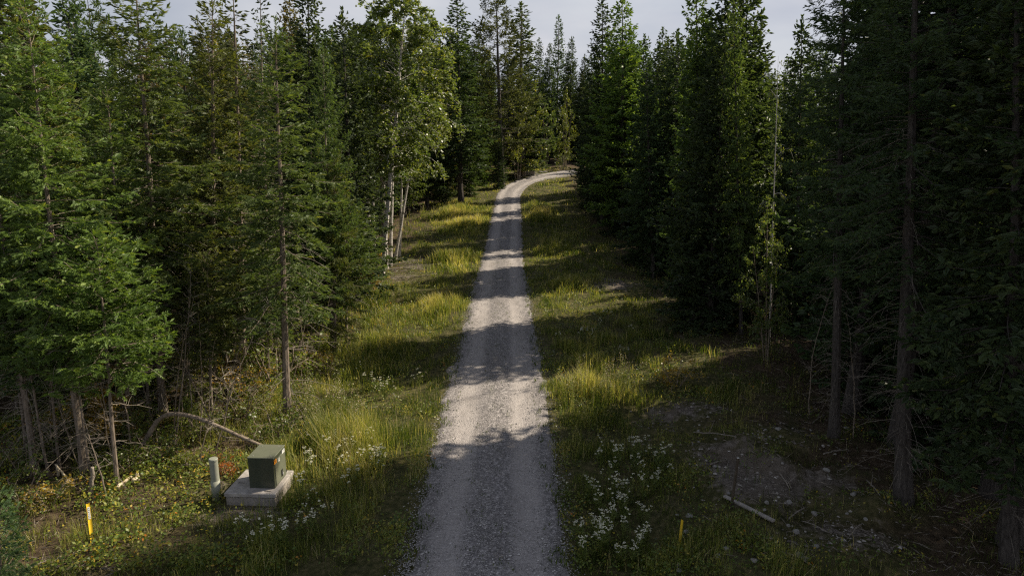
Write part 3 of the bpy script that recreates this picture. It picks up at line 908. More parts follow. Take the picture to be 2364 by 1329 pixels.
G_B = 'birches at the left edge of the clearing'
tree_px('birch', BIR, 'tree', 880, 640, 940, -20, 'tallest birch with white trunk and drooping green crown', 'birch', 1.3, G_B, 0.0)
tree_px('birch', BIR, 'tree', 893, 622, 880, 40, 'birch with white trunk close beside the tallest one', 'birch', 1.0, G_B, 2.1)
tree_px('birch2', BIR, 'tree', 856, 618, 830, 60, 'leftmost birch of the clump, thin white stem', 'birch', 1.3, G_B, 4.0)
tree_px('birch2', BIR, 'tree', 912, 598, 990, 150, 'thin birch on the right of the clump, crown leaning to the road', 'lime', 1.2, G_B, 5.2)
tree_px('birch3', BIR, 'tree', 867, 630, 850, 120, 'slim white birch stem between the leftmost and the tallest birch', 'birch', 1.1, G_B, 0.7)
tree_px('birch3', BIR, 'tree', 901, 614, 915, 90, 'slim white birch stem just right of the tallest birch', 'birch', 1.2, G_B, 2.7)
tree_px('birch3', BIR, 'tree', 922, 592, 935, 160, 'slim birch stem farthest back in the birch clump', 'birch', 1.1, G_B, 4.7)
tree_px('bare3', 'dead_birch', 'tree', 905, 605, 900, 380, 'dead leafless stem among the birch trunks', 'birch', 1.0, G_B, 1.0)

G_LM = 'conifers left of the road beyond the birches'
tree_px('spruceB', SPR, 'tree', 1065, 470, 1052, 0, 'dark ragged spruce right of the birch crown', 'dark', 1.35, G_LM, 0.5)
tree_px('pine', PIN, 'tree', 1158, 432, 1145, -15, 'tall olive pine towering left of the far bend', 'pine', 1.45, G_LM, 1.5)
tree_px('narrow', SPR, 'tree', 1205, 408, 1202, 12, 'tall cone-shaped spruce left of the gap where the road ends', 'pine', 1.8, G_LM, 2.5)
tree_px('spruceC', SPR, 'tree', 1030, 470, 1025, 255, 'low dense spruce at the foot of the ragged one', 'dark', 0.8, G_LM, 3.5)
tree_px('spruceC', SPR, 'tree', 1110, 428, 1105, 240, 'dense young spruce by the yellow grass near the bend', 'mid', 0.85, G_LM, 4.5)
tree_px('spruceA', SPR, 'tree', 985, 480, 1000, 60, 'dark spruce peeping out right behind the birch crown', 'dark', 0.9, G_LM, 5.5)
tree_px('spruceC', SPR, 'tree', 1150, 436, 1150, 285, 'small spruce hiding the foot of the tall olive pine', 'dark', 0.8, G_LM, 0.9)
tree_px('spruceC', SPR, 'tree', 1085, 452, 1080, 270, 'small spruce between the ragged spruce and the yellow grass', 'mid', 0.8, G_LM, 1.9)
tree_px('alder', 'alder_tree', 'tree', 1195, 415, 1200, 190, 'light green leafy tree under the cone-shaped spruce', 'lime', 1.0, None, 0.5)

G_FAR = 'trees behind the far bend of the road'
for i, (k, nm, bx, tx, ty, Yv, colr, w, lab) in enumerate([
    ('narrow', SPR, 1245, 1245, 92, 118, 'dark', 1.0, 'short dark spruce just right of the cone-shaped one, behind the bend'),
    ('narrow', SPR, 1288, 1290, 40, 124, 'blue', 0.9, 'slender tall larch-like spruce rising alone behind the bend'),
    ('spruceA', SPR, 1272, 1270, 105, 115, 'dark', 0.75, 'dark spruce at the foot of the lone slender one'),
    ('spruceA', SPR, 1318, 1320, 90, 121, 'dark', 0.8, 'dark spruce behind the bend touching the big right-hand spruce'),
    ('alder', 'alder_tree', 1264, 1266, 222, 108, 'birch', 0.7, 'small leafy tree left of two behind the bend'),
    ('alder', 'alder_tree', 1311, 1312, 208, 108, 'lime', 0.6, 'small leafy yellow-green tree right of two behind the bend'),
    ('spruceC', SPR, 1225, 1228, 150, 126, 'dark', 0.7, 'dark spruce filling the gap left of the far bend'),
    ('spruceC', SPR, 1345, 1350, 130, 118, 'dark', 0.9, 'dark spruce half hidden by the big right-hand spruce')]):
    tree_px(k, nm, 'tree', bx, 0, tx, ty, lab, colr, w, G_FAR, i * 0.9, Yv)

G_RM = 'conifers right of the road in the middle distance'
tree_px('spruceA', SPR, 'tree', 1440, 545, 1438, -5, 'broad spruce with sunlit right side standing at the right verge', 'bright', 1.1, G_RM, 0.2)
tree_px('spruceB', SPR, 'tree', 1392, 520, 1388, 0, 'ragged-topped spruce just left of the broad one', 'dark', 1.0, G_RM, 1.2)
tree_px('spruceC', SPR, 'tree', 1372, 480, 1365, 130, 'dense dark spruce nearest the right end of the bend', 'dark', 0.85, G_RM, 2.2)
tree_px('spruceB', SPR, 'tree', 1508, 642, 1492, 120, 'dark spruce in front of the broad one, boughs near the ground', 'dark', 0.9, G_RM, 3.2)
tree_px('narrow', SPR, 'tree', 1535, 560, 1530, 72, 'short spruce with thin tip in the gap of sky on the right', 'dark', 0.9, G_RM, 4.2)
tree_px('spruceA', SPR, 'tree', 1622, 712, 1604, -60, 'tall spruce with thin pale trunk right of the sky gap', 'mid', 0.72, G_RM, 5.2)
tree_px('spruceB', SPR, 'tree', 1712, 770, 1690, -10, 'spruce with pale trunk left of the bright gap on the right', 'mid', 0.55, G_RM, 0.7)
tree_px('narrow', SPR, 'tree', 1642, 616, 1640, 60, 'narrow dark spruce between two pale-trunked ones', 'dark', 1.1, G_RM, 1.9)
tree_px('birch3', BIR, 'tree', 1776, 800, 1795, 130, 'lone white-stemmed birch glinting in the dark right forest', 'olive', 0.5, None, 2.9)
tree_px('alder', 'alder_tree', 'tree', 1768, 830, 1765, 470, 'small leafy tree with sunlit leaves in the dark right forest', 'mid', 0.7, None, 1.1)

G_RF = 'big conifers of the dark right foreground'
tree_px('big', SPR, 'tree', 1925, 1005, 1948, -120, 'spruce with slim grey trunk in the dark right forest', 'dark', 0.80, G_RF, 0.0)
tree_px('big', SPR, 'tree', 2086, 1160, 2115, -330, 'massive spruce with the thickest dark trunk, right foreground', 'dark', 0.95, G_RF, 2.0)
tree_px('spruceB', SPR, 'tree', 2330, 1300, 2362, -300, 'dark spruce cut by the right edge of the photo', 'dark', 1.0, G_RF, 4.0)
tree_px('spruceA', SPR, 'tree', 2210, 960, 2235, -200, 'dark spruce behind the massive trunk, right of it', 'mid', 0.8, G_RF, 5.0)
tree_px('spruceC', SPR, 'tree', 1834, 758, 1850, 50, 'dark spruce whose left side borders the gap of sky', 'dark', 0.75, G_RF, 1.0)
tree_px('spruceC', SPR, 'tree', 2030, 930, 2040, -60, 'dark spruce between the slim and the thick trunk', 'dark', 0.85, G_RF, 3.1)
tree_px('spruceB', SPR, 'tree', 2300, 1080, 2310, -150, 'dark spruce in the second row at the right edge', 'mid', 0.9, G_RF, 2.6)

FR = [(11.5, 8.5, 16), (10.0, 10.5, 16.5), (10.2, 12.6, 17), (11.2, 14.6, 18), (10.3, 17.0, 17.5), (10.4, 19.7, 18.5), (11.8, 19.6, 18), (12.4, 16.6, 18), (13.2, 21.4, 18.5), (12.0, 22.0, 17),
      (8.8, 29.4, 13), (9.5, 31.2, 16.5), (10.6, 32.6, 15),
      (9.6, 41.2, 13.5), (9.9, 43.2, 14.5), (9.3, 45.2, 14), (10.2, 47.0, 14.5), (12.0, 43.5, 15), (12.0, 47.5, 15), (9.6, 57.0, 15), (9.2, 61.5, 14), (9.8, 64.5, 16), (9.4, 67.5, 15), (11, 59.5, 16), (11, 66.5, 16), (10.0, 80.5, 15), (9.8, 76.5, 7)]
ORD = ['first','second','third','fourth','fifth','sixth','seventh','eighth','ninth','tenth','eleventh','twelfth','thirteenth','fourteenth','fifteenth','sixteenth','seventeenth','eighteenth','nineteenth','twentieth','twenty-first','twenty-second','twenty-third','twenty-fourth','twenty-fifth','twenty-sixth','twenty-seventh','twenty-eighth','twenty-ninth','thirtieth']
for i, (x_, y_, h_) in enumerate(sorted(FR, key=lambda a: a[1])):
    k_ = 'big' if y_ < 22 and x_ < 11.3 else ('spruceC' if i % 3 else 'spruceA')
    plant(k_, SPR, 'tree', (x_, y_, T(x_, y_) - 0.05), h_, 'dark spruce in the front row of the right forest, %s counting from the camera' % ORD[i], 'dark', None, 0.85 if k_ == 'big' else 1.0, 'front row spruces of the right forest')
# ------------------------------------------------------------------ the crowded forest behind them
placed = [(o_.location.x, o_.location.y) for o_ in COL.objects if o_.type == 'EMPTY']
def free(x, y, d):
    return all((x - a) ** 2 + (y - b) ** 2 > d * d for a, b in placed)
g_ = np.random.default_rng(99)
KL = ['spruceA', 'spruceB', 'spruceC', 'narrow', 'sparse', 'firB', 'pine']
SKY = [(1705, 1800, 125), (1470, 1580, 105), (1235, 1335, 120), (985, 1035, 45), (395, 465, 65), (560, 590, 70), (635, 675, 65), (745, 800, 55), (1085, 1120, 70)]
def top_limit(x, y):
    """back trees stay short where the photograph shows open sky over them"""
    px = CX + x / y * F * 0.96
    h = 99.0
    for a, b, py in SKY:
        if a - 20 < px < b + 20:
            h = min(h, at_Y(px, py + 12, y)[2] - T(x, y))
    return h
cnt = [0, 0]
for side in (-1, 1):
    for _ in range(2600):
        y = g_.uniform(13 if side > 0 else 19, 112)
        w = g_.random()
        if side < 0:
            edge_ = -10.5 - 0.6 * math.sin(y * 0.3) - (2.0 if y < 24 else 0) + 0.16 * max(0, y - 60)
            x = edge_ - w * (13 if y < 60 else 20)
        else:
            edge_ = 10.6 + 0.5 * math.sin(y * 0.23)
            x = edge_ + w * (13 if y < 60 else 18)
            # openings in the right-hand forest let the sun reach the road
        if y > 84 and side > 0 and x < 18:
            continue
        dmin = 2.3 + 0.012 * y
        if not free(x, y, dmin):
            continue
        px = CX + x / y * F
        if side > 0 and px > 2364 + 900: continue
        if side < 0 and px < -260: continue
        if side > 0:
            yl = y - (x - 9) * 0.52            # where the sun line through this tree meets the front row
            gap = (20.0 < yl < 27.0) or (32.5 < yl < 39.5) or (49.0 < yl < 55.0) or (71 < yl < 78)
            H = g_.uniform(11.5, 15.5)
            if gap:
                H = min(H, (x - 3.2) * g_.uniform(0.70, 0.85))
        else:
            H = g_.uniform(11.5, 15.5) + 0.055 * max(0, y - 25)
        H = max(3.0, min(H, top_limit(x, y)))
        placed.append((x, y))
        b = (x, y, T(x, y) - 0.05)
        k = KL[g_.integers(0, len(KL))]
        if side > 0 and gap: k = 'spruceC'
        colr = ['dark', 'dark', 'blue', 'pine', 'mid', 'olive', 'dark', 'brown'][g_.integers(0, 8)] if side < 0 else ['dark', 'dark', 'mid', 'blue'][g_.integers(0, 4)]  # left back trees lean dark, painting in the shade between front crowns
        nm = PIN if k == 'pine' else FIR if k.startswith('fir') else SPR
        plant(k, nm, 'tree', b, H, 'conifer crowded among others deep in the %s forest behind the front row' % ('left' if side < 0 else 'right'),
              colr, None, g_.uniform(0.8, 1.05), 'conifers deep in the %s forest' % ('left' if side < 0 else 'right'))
        cnt[side > 0] += 1
print('forest', cnt)
# closing belt behind the bend
for i in range(110):
    x = g_.uniform(-30, 46); y = g_.uniform(104 if x < 1 else 114, 150)
    if free(x, y, 2.2):
        placed.append((x, y))
        k = ['spruceA', 'spruceC', 'narrow', 'spruceB'][g_.integers(0, 4)]
        plant(k, SPR, 'tree', (x, y, T(x, y)), min(top_limit(x, y), g_.uniform(12, 17)), 'conifer in the distant belt closing the view behind the bend', 'dark', None, 1.1, 'conifers of the distant belt')
# lower storey that darkens the forest edge
for i in range(70):
    side = -1 if i % 2 else 1
    y = 17 + 75 * g_.random() ** 1.5
    x = side * (9.6 + g_.uniform(0, 4.5)) + (-0.4 if side < 0 else 0.3)
    if free(x, y, 1.5):
        placed.append((x, y))
        plant('small' if g_.random() < 0.5 else 'spruceC', 'fir_sapling', 'sapling', (x, y, T(x, y) - 0.03), g_.uniform(1.5, 4.5),
              'small fir of the undergrowth at the edge of the %s forest' % ('left' if side < 0 else 'right'), 'mid' if side < 0 else 'dark', None, 1.0,
              'small firs at the %s forest edge' % ('left' if side < 0 else 'right'))

# thin bare stems in front of the left forest
G_S = 'thin bare stems at the left forest edge'
for i, (k, bx, by, tx, ty, lab) in enumerate([
    ('bare2', 460, 1082, 500, 800, 'crooked thin bare sapling left of the marker post'),
    ('bare2', 496, 1050, 560, 690, 'thin pale sapling leaning right above the marker post'),
    ('pole', 208, 1092, 150, 640, 'straight thin fir stem in the grove at the left'),
    ('pole', 78, 1080, -20, 480, 'thin fir stem at the far left of the grove'),
    ('pole', 112, 1095, 30, 620, 'second thin fir stem from the left edge of the grove'),
    ('pole', 138, 1082, 85, 560, 'third thin fir stem from the left edge of the grove'),
    ('pole', 287, 985, 255, 520, 'thin fir stem behind the bushy young fir'),
    ('pole', 345, 965, 322, 470, 'thin fir stem left of the arched fallen trunk'),
    ('bare1', 620, 905, 618, 700, 'thin straight stem left of the slender grey trunk'),
    ('bare2', 520, 985, 520, 740, 'pale twiggy stem behind the leaning sapling'),
    ('bare1', 553, 930, 556, 720, 'twiggy stem right of the leaning sapling'),
    ('pole', 430, 950, 428, 500, 'twiggy stem over the crest of the arched trunk'),
    ('bare2', 710, 890, 700, 690, 'short bare stem right of the slender grey trunk'),
    ('bare3', 855, 600, 850, 420, 'thin dark stem left of the birch trunks'),
    ('bare1', 1970, 1010, 1985, 720, 'bare twiggy stem right of the slim grey trunk'),
    ('bare2', 1870, 960, 1850, 640, 'drooping bare stem in the dark right forest')]):
    tree_px(k, 'thin_fir_tree' if k == 'pole' else 'bare_sapling', 'sapling', bx, by, tx, ty, lab, 'olive' if i % 2 else 'mid', 1.0, G_S if bx < 1000 else None)
gb = np.random.default_rng(303)
for i in range(38):
    y = gb.uniform(16.5, 33) if i > 14 else gb.uniform(15.8, 19.5)
    x = -7.0 - gb.uniform(0.0, 4.2) - (1.2 if y < 18 else 0)
    plant(['bare1', 'bare2', 'bare3'][i % 3], 'bare_sapling', 'sapling', (x, y, T(x, y) - 0.05), gb.uniform(2.8, 5.5), 'thin leafless sapling in the tangle under the left trees', 'mid',
          (x + gb.normal(0, 0.9), y + gb.normal(0, 0.6), T(x, y) + 5), 0.9, 'leafless saplings under the left trees')
for i in range(26):
    y = 16.8 + 24 * gb.random() ** 1.3; x = -7.3 - gb.uniform(0.0, 3.6) - (1.5 if y < 18.5 else 0)
    plant('alder' if i % 3 else 'shrub', 'leafy_sapling', 'sapling', (x, y, T(x, y) - 0.03), gb.uniform(1.0, 2.6), 'light green leafy sapling in the brush at the foot of the left forest',
          ['lime', 'birch', 'shrub', 'lime', 'gold'][i % 5], None, 1.15, 'leafy saplings at the foot of the left forest')
for i in range(9):
    y = gb.uniform(17.5, 27); x = -8.0 - gb.uniform(0.0, 4.0) - (1.2 if y < 19 else 0)
    plant('pole', 'thin_fir_tree', 'tree', (x, y, T(x, y) - 0.05), gb.uniform(5, 8), 'thin fir with a bare lower stem among the left trees', ['mid', 'olive', 'bright'][i % 3],
          (x + gb.normal(0, 0.5), y + gb.normal(0, 0.4), T(x, y) + 8), 0.9, 'thin firs among the left trees')
# leaning trunk of the front grove
tree_px('bare3', 'leaning_tree', 'tree', 248, 1152, 190, 905, 'bent bare trunk leaning left, nearest to the yellow marker', 'mid', 1.5, G_S)

# shrubs
for i, (px, py, H, k, colr, lab) in enumerate([
    (565, 935, 1.2, 'shrub', 'gold', 'yellow-leaved shrub behind the arched trunk'),
    (518, 1088, 0.32, 'shrub2', 'rust', 'small orange-leaved maple seedling behind the marker post'),
    (526, 1096, 0.30, 'shrub2', 'rust', 'small orange-red seedling between the marker post and the green cabinet'),
    (415, 940, 1.0, 'shrub', 'gold', 'yellow shrub under the arch of the fallen trunk'),
    (60, 1100, 0.9, 'shrub', 'shrub', 'green shrub at the left edge below the grove'),
    (40, 1180, 0.8, 'shrub2', 'shrub', 'low green shrub left of the yellow marker'),
    (110, 1170, 0.6, 'shrub2', 'gold', 'yellowing low shrub left of the yellow marker'),
    (700, 920, 0.9, 'shrub', 'shrub', 'green shrub right of the slender grey trunk'),
    (610, 950, 0.9, 'shrub', 'lime', 'light green shrub left of the slender grey trunk'),
    (370, 1060, 0.7, 'shrub2', 'shrub', 'low shrub in front of the arched trunk'),
    (640, 1010, 0.8, 'shrub2', 'shrub', 'low shrub behind the green cabinet'),
    (330, 1015, 0.9, 'shrub', 'lime', 'light green brush left of the arched trunk'),
    (470, 1010, 0.9, 'shrub', 'lime', 'light green brush under the arch near the crooked sapling'),
    (560, 965, 1.1, 'shrub', 'lime', 'light green brush behind the crest of the arched trunk'),
    (595, 905, 1.3, 'shrub', 'lime', 'tall light green brush left of the slender grey trunk'),
    (520, 900, 1.3, 'shrub', 'gold', 'tall yellow-green brush among the twiggy stems'),
    (240, 1040, 0.8, 'shrub', 'lime', 'green brush between the stems of the front grove'),
    (150, 1060, 0.8, 'shrub', 'shrub', 'dark green brush at the foot of the front grove'),
    (300, 1085, 0.5, 'shrub2', 'lime', 'low green brush right of the front grove'),
    (700, 960, 0.8, 'shrub', 'lime', 'light green brush in the grass right of the slender grey trunk'),
    (755, 880, 1.0, 'shrub', 'lime', 'light green brush at the foot of the drooping fir'),
    (450, 1080, 0.5, 'shrub2', 'lime', 'low leafy clump left of the marker post'),
    (1195, 408, 2.0, 'shrub', 'gold', 'yellow bush at the left side of the far bend'),
    (1560, 890, 0.8, 'shrub2', 'gold', 'yellowing shrub right of the tall sunlit weeds'),
    (1700, 640, 1.6, 'shrub', 'shrub', 'shrub in the gap of the right forest'),
    (1640, 690, 1.4, 'shrub', 'lime', 'light shrub at the sunlit foot of the right forest'),
    (790, 820, 0.9, 'shrub', 'lime', 'light green shrub at the left edge of the clearing'),
    (730, 860, 0.8, 'shrub2', 'gold', 'yellow shrub at the left edge of the clearing'),
    (1300, 395, 2.5, 'shrub', 'shrub', 'green bush behind the road bend'),
    (1255, 375, 2.2, 'shrub', 'shrub', 'green bush left of the leaning pole')]):
    b = at(px, py)
    plant(k, 'shrub', 'shrub', (b[0], b[1], b[2] - 0.02), H, lab, colr, None, 1.1, 'shrubs along the clearing')

# ------------------------------------------------------------------ grass and low plants
PATCH = [(-4.3, 17.0, 1.35, 1.5, 0.62), (-5.3, 16.4, 0.8, 0.9, 0.4), (2.9, 21.0, 1.5, 0.8, 0.60), (-4.0, 33.0, 1.6, 2.2, 0.55), (-3.8, 46, 1.8, 4, 0.55), (-4.5, 66, 3.0, 7, 0.55),
         (2.8, 68, 1.6, 5, 0.6), (2.9, 38, 1.4, 1.6, 0.55), (5.5, 38.5, 2.0, 0.8, 0.35), (-5.0, 25, 1.2, 3, 0.35), (3.0, 26, 1.2, 3.5, 0.2), (3.2, 50, 1.5, 6, 0.3), (-6.2, 33, 1.0, 3, 0.3)]
def tall(x, y):
    v = np.zeros(np.shape(x))
    for px, py, sx, sy, a in PATCH:
        v = np.maximum(v, a * np.exp(-(((x - px) / sx) ** 2 + ((y - py) / sy) ** 2)))
    return v
def on_pad(x, y):
    return (x > -6.55) & (x < -5.2) & (y > 13.95) & (y < 15.25)

def grass_mesh(name, x, y, hgt, wid, tint, rng):
    n = len(x)
    z = terrain(x, y) - 0.01
    a = rng.uniform(0, 6.28, n)
    lean = rng.uniform(0.05, 0.85, n) ** 1.4 * hgt
    dx, dy = np.cos(a) * lean, np.sin(a) * lean
    b = a + 1.57 + rng.normal(0, 0.6, n)
    wx, wy = np.cos(b) * wid, np.sin(b) * wid
    base = np.column_stack([x, y, z])
    mid = base + np.column_stack([dx * 0.32, dy * 0.32, hgt * 0.58])
    tip = base + np.column_stack([dx, dy, hgt])
    w = np.column_stack([wx, wy, wx * 0])
    V = np.stack([base - w, base + w, mid + w * 0.75, mid - w * 0.75, tip], 1)
    T3 = np.array([[0, 1, 2], [0, 2, 3], [3, 2, 4]])[None] + (np.arange(n) * 5)[:, None, None]
    return build_mesh(name, V, T3, M['grass'], np.repeat(tint, 5))

def scatter(n, y0, y1, rng, power=1.0, x0=-13.0, x1=10.5):
    y = y0 + (y1 - y0) * rng.random(n) ** power
    x = rng.uniform(x0, x1, n)
    dr = np.abs(x - road_x(y))
    edge_ = 1.36 + 0.16 * smooth((26 - y) / 8) + 0.12 * N_EDGE(x, y) + 0.07 * N_FINE(x, y)
    keep = rng.random(n) < smooth((dr - edge_) / 0.35) * 0.985 + 0.0
    den = 1 - 0.97 * smooth(soil_at(x, y) * 1.9 - 0.25 + 0.25 * N_TUFT(x, y))
    den *= 1 - 0.8 * np.maximum(smooth((x - 6.6) / 1.8), smooth((-x - 8.2 + 0.0 * y) / 2.5) * np.where(y < 19, 0.55, 1.0))
    den *= np.clip(0.52 + 0.5 * N_TUFT(x, y), 0.04, 1)
    keep &= (rng.random(n) < den) & ~on_pad(x, y)
    keep &= (np.abs(x) < y * 0.80 + 1.0)
    return x[keep], y[keep]

rg = np.random.default_rng(5)
parts_x, parts_y, parts_w = [], [], []
for n, y0, y1, wd in ((150000, 11.0, 22, 0.0045), (110000, 22, 40, 0.008), (70000, 40, 75, 0.015), (26000, 75, 108, 0.03)):
    x, y = scatter(n, y0, y1, rg)
    parts_x.append(x); parts_y.append(y); parts_w.append(np.full(len(x), wd))
for px, py, sx, sy, a in PATCH:                        # thicker growth where the weeds stand tall
    n = int(2600 * sx * sy * a * (1.0 if py < 30 else 0.45))
    x, y = px + rg.normal(0, 0.62, n) * sx, py + rg.normal(0, 0.62, n) * sy
    k = (np.abs(x - road_x(y)) > 1.65) & ~on_pad(x, y) & (rg.random(n) < np.clip(0.55 + 0.5 * N_TUFT(x * 1.6, y * 1.6), 0.02, 1))
    parts_x.append(x[k]); parts_y.append(y[k]); parts_w.append(np.full(k.sum(), 0.0055 + 0.00025 * max(0, py - 18)))
x, y, w = map(np.concatenate, (parts_x, parts_y, parts_w))
ta = tall(x, y)
dr = np.abs(x - road_x(y))
hg = (0.13 + 0.10 * smooth((dr - 1.7) / 1.2) + 0.05 * np.clip(N_TUFT(x, y), -1, 1.5) + ta * 1.15) * rg.uniform(0.55, 1.25, len(x))
hg *= np.clip(1 + 0.45 * N_BIG(x * 2.1, y * 2.1) * smooth((dr - 1.8) / 1.0), 0.5, 2.2)
stalk = rg.random(len(x)) < 0.05 + 0.10 * ta
hg = np.where(stalk, hg * 1.3, hg)
hg = np.clip(np.where(hg > 0.5, 0.5 + 0.75 * (hg - 0.5), hg), 0.06, 1.05)
hg *= np.where(y > 30, 0.82, 1.0)
dry = 0.25 + 0.12 * N_BIG(x * 1.3, y * 1.3) + 0.10 * N_TUFT(x * 0.8, y * 0.8) + rg.normal(0, 0.17, len(x)) + 0.22 * (rg.random(len(x)) < 0.12) + 0.60 * ta
dry = np.where(stalk, rg.uniform(0.72, 1.0, len(x)), dry)
o = link('meadow_grass', grass_mesh('meadow_grass', x, y, hg, w * rg.uniform(0.7, 1.3, len(x)), np.clip(dry, 0, 1), rg))
tag(o, 'rough green and straw-coloured grass of the verges and clearing', 'grass', kind='stuff')
print('grass', len(x))
# weeds in the middle of the road
n = 16000
y = 11 + 50 * rg.random(n) ** 1.5
x = road_x(y) + np.where(rg.random(n) < 0.62, rg.normal(0, 0.22, n), np.sign(rg.uniform(-1, 1, n)) * rg.normal(1.42, 0.13, n))
k = N_TUFT(x * 2.4, y * 1.8) > 0.55
x, y = x[k], y[k]
o = link('road_centre_grass', grass_mesh('road_centre_grass', x, y, rg.uniform(0.05, 0.15, len(x)), np.full(len(x), 0.010), np.clip(rg.normal(0.16, 0.14, len(x)), 0, 1), rg))
o.location.z = 0.07
tag(o, 'short weeds growing between and beside the wheel tracks of the road', 'grass', kind='stuff')

# leafy ground cover
def herb_mesh(name, x, y, rng, size, hmax, clus=9, yellow=0.04):
    n = len(x)
    idx = np.repeat(np.arange(n), clus)
    m_ = len(idx)
    P = np.column_stack([x[idx] + rng.normal(0, 0.09, m_), y[idx] + rng.normal(0, 0.09, m_), np.zeros(m_)])
    P[:, 2] = terrain(P[:, 0], P[:, 1]) + 0.02 + rng.random(m_) * hmax * (0.5 + 0.5 * rng.random(n)[idx])
    Nn = norm(rng.normal(0, 0.5, (m_, 3)) + np.array([0, 0, 0.8]))
    ti = np.clip(0.52 + rng.normal(0, 0.13, n)[idx] + rng.normal(0, 0.12, m_), 0, 0.9)
    yl = (rng.random(n) < yellow)[idx] & (rng.random(m_) < 0.8)
    ti[yl] = rng.uniform(0.88, 1.0, yl.sum())
    V, T3, ta_ = leaves(P, Nn, size * rng.uniform(0.6, 1.3, m_), ti, rng)
    return build_mesh(name, V, T3, M['herb'], ta_)
n = 17000
y = 11.5 + 34 * rg.random(n) ** 1.5
x = rg.uniform(-16, -4.2, n)
k = (np.abs(x) < y * 0.82 + 1) & ~on_pad(x, y) & (rg.random(n) < np.clip(0.5 + 0.5 * N_MID(x, y), 0.05, 1) * (0.25 + 0.75 * smooth((-x - 5.0) / 2.5))) & (rg.random(n) > soil_at(x, y))
o = link('leafy_ground_cover', herb_mesh('leafy_ground_cover', x[k], y[k], rg, 0.066, 0.38, 9, 0.07))
tag(o, 'low leafy plants with some yellowing leaves under the left trees', 'ground cover', kind='stuff')
n = 5000
y = 11.5 + 45 * rg.random(n) ** 1.5
x = rg.uniform(1.3, 12, n)
k = (np.abs(x) < y * 0.82 + 1) & (rg.random(n) < np.clip(0.35 + 0.5 * N_MID(x, y), 0.03, 1)) & (rg.random(n) > 1.15 * soil_at(x, y))
o = link('weedy_ground_cover', herb_mesh('weedy_ground_cover', x[k], y[k], rg, 0.055, 0.22, 8, 0.03))
tag(o, 'low leafy weeds in the shade right of the road', 'ground cover', kind='stuff')

n = 9000
y = 11.5 + 60 * rg.random(n) ** 1.5
x = np.where(rg.random(n) < 0.5, rg.uniform(-7.5, -2.1, n), rg.uniform(1.1, 6.5, n))
k = (np.abs(x) < y * 0.82 + 1) & (rg.random(n) < np.clip(0.15 + 0.55 * N_TUFT(x * 0.7 + 9, y * 0.7), 0.02, 1)) & (rg.random(n) > 1.2 * soil_at(x, y)) & ~on_pad(x, y)
x, y = x[k], y[k]
o = link('verge_weeds', herb_mesh('verge_weeds', x, y, rg, 0.055, 0.42, 12, 0.02))
tag(o, 'broad-leaved green weeds mixed into the grass of both verges', 'weeds', kind='stuff')

# twig and needle litter on the forest floor
n = 9000
y = 11.5 + 45 * rg.random(n) ** 1.6
x = np.where(rg.random(n) < 0.5, rg.uniform(-17, -5, n), rg.uniform(3, 17, n))
k = (rg.random(n) < np.maximum(np.maximum(smooth((np.abs(x) - 6.0) / 2.5), soil_at(x, y)), 0.08)) & ~on_pad(x, y) & (np.abs(x) < y * 0.82 + 1)
x, y = x[k], y[k]
n = len(x)
a = rg.uniform(0, 6.28, n); L = rg.uniform(0.08, 0.38, n); wd = rg.uniform(0.004, 0.010, n)
d = np.column_stack([np.cos(a), np.sin(a), rg.normal(0, 0.15, n)]); sd = np.column_stack([-np.sin(a), np.cos(a), np.zeros(n)])
base = np.column_stack([x, y, terrain(x, y) + 0.018])
V = np.stack([base - sd * wd[:, None], base + sd * wd[:, None], base + d * L[:, None] + np.array([0, 0, 0.01]), base + d * L[:, None] * 0.5 + np.array([0, 0, 0.02])], 1)
T3 = np.array([[0, 1, 3], [0, 3, 1], [1, 2, 3], [2, 0, 3]])[None] + (np.arange(n) * 4)[:, None, None]
o = link('twig_litter', build_mesh('twig_litter', V, T3, M['deadwood'], np.full(n * 4, 0.5)))
tag(o, 'dry twigs and litter scattered on the forest floor', 'litter', kind='stuff')

# white-flowered weeds
def yarrow(seed, nst=5, h=0.55):
    rng = np.random.default_rng(seed)
    st, fl = MB(), MB()
    for i in range(nst):
        a = rng.uniform(0, 6.28); r_ = rng.uniform(0.02, 0.16); hh = h * rng.uniform(0.7, 1.15)
        p0 = np.array([rng.normal(0, 0.03), rng.normal(0, 0.03), -0.02]); p2 = np.array([math.cos(a) * r_, math.sin(a) * r_, hh])
        st.tube(np.array([p0, (p0 + p2) / 2 + rng.normal(0, 0.01, 3), p2]), [0.006, 0.005, 0.004], 3, cap=False, tint=0.35)
        for k in range(5):
            b = p0 + (p2 - p0) * rng.uniform(0.1, 0.75); a2 = rng.uniform(0, 6.28)
            tip = b + np.array([math.cos(a2), math.sin(a2), 0.5]) * rng.uniform(0.08, 0.17)
            s_ = np.array([-math.sin(a2), math.cos(a2), 0]) * 0.014
            st.add([b, (b + tip) / 2 + s_, tip, (b + tip) / 2 - s_], [[0, 1, 2], [0, 2, 3]], rng.uniform(0.15, 0.5))
        rr_ = rng.uniform(0.022, 0.055)
        for k in range(9):                                   # flat-topped head of small florets
            a3 = rng.uniform(0, 6.28); q = rr_ * math.sqrt(rng.random())
            c = p2 + np.array([math.cos(a3) * q, math.sin(a3) * q, 0.012 - q * 0.15 + rng.normal(0, 0.005)])
            fl.add(c + OCT_V[[0, 2, 1, 3, 4]] * np.array([0.011, 0.011, 0.008]), [[0, 1, 4], [1, 2, 4], [2, 3, 4], [3, 0, 4]], rng.uniform(0.3, 1))
    return st.mesh('yarrow_stems', M['grass']), fl.mesh('yarrow_heads', M['petal'])
YAR = [yarrow(s_, n_) for s_, n_ in ((1, 3), (2, 4), (3, 5), (4, 7))]
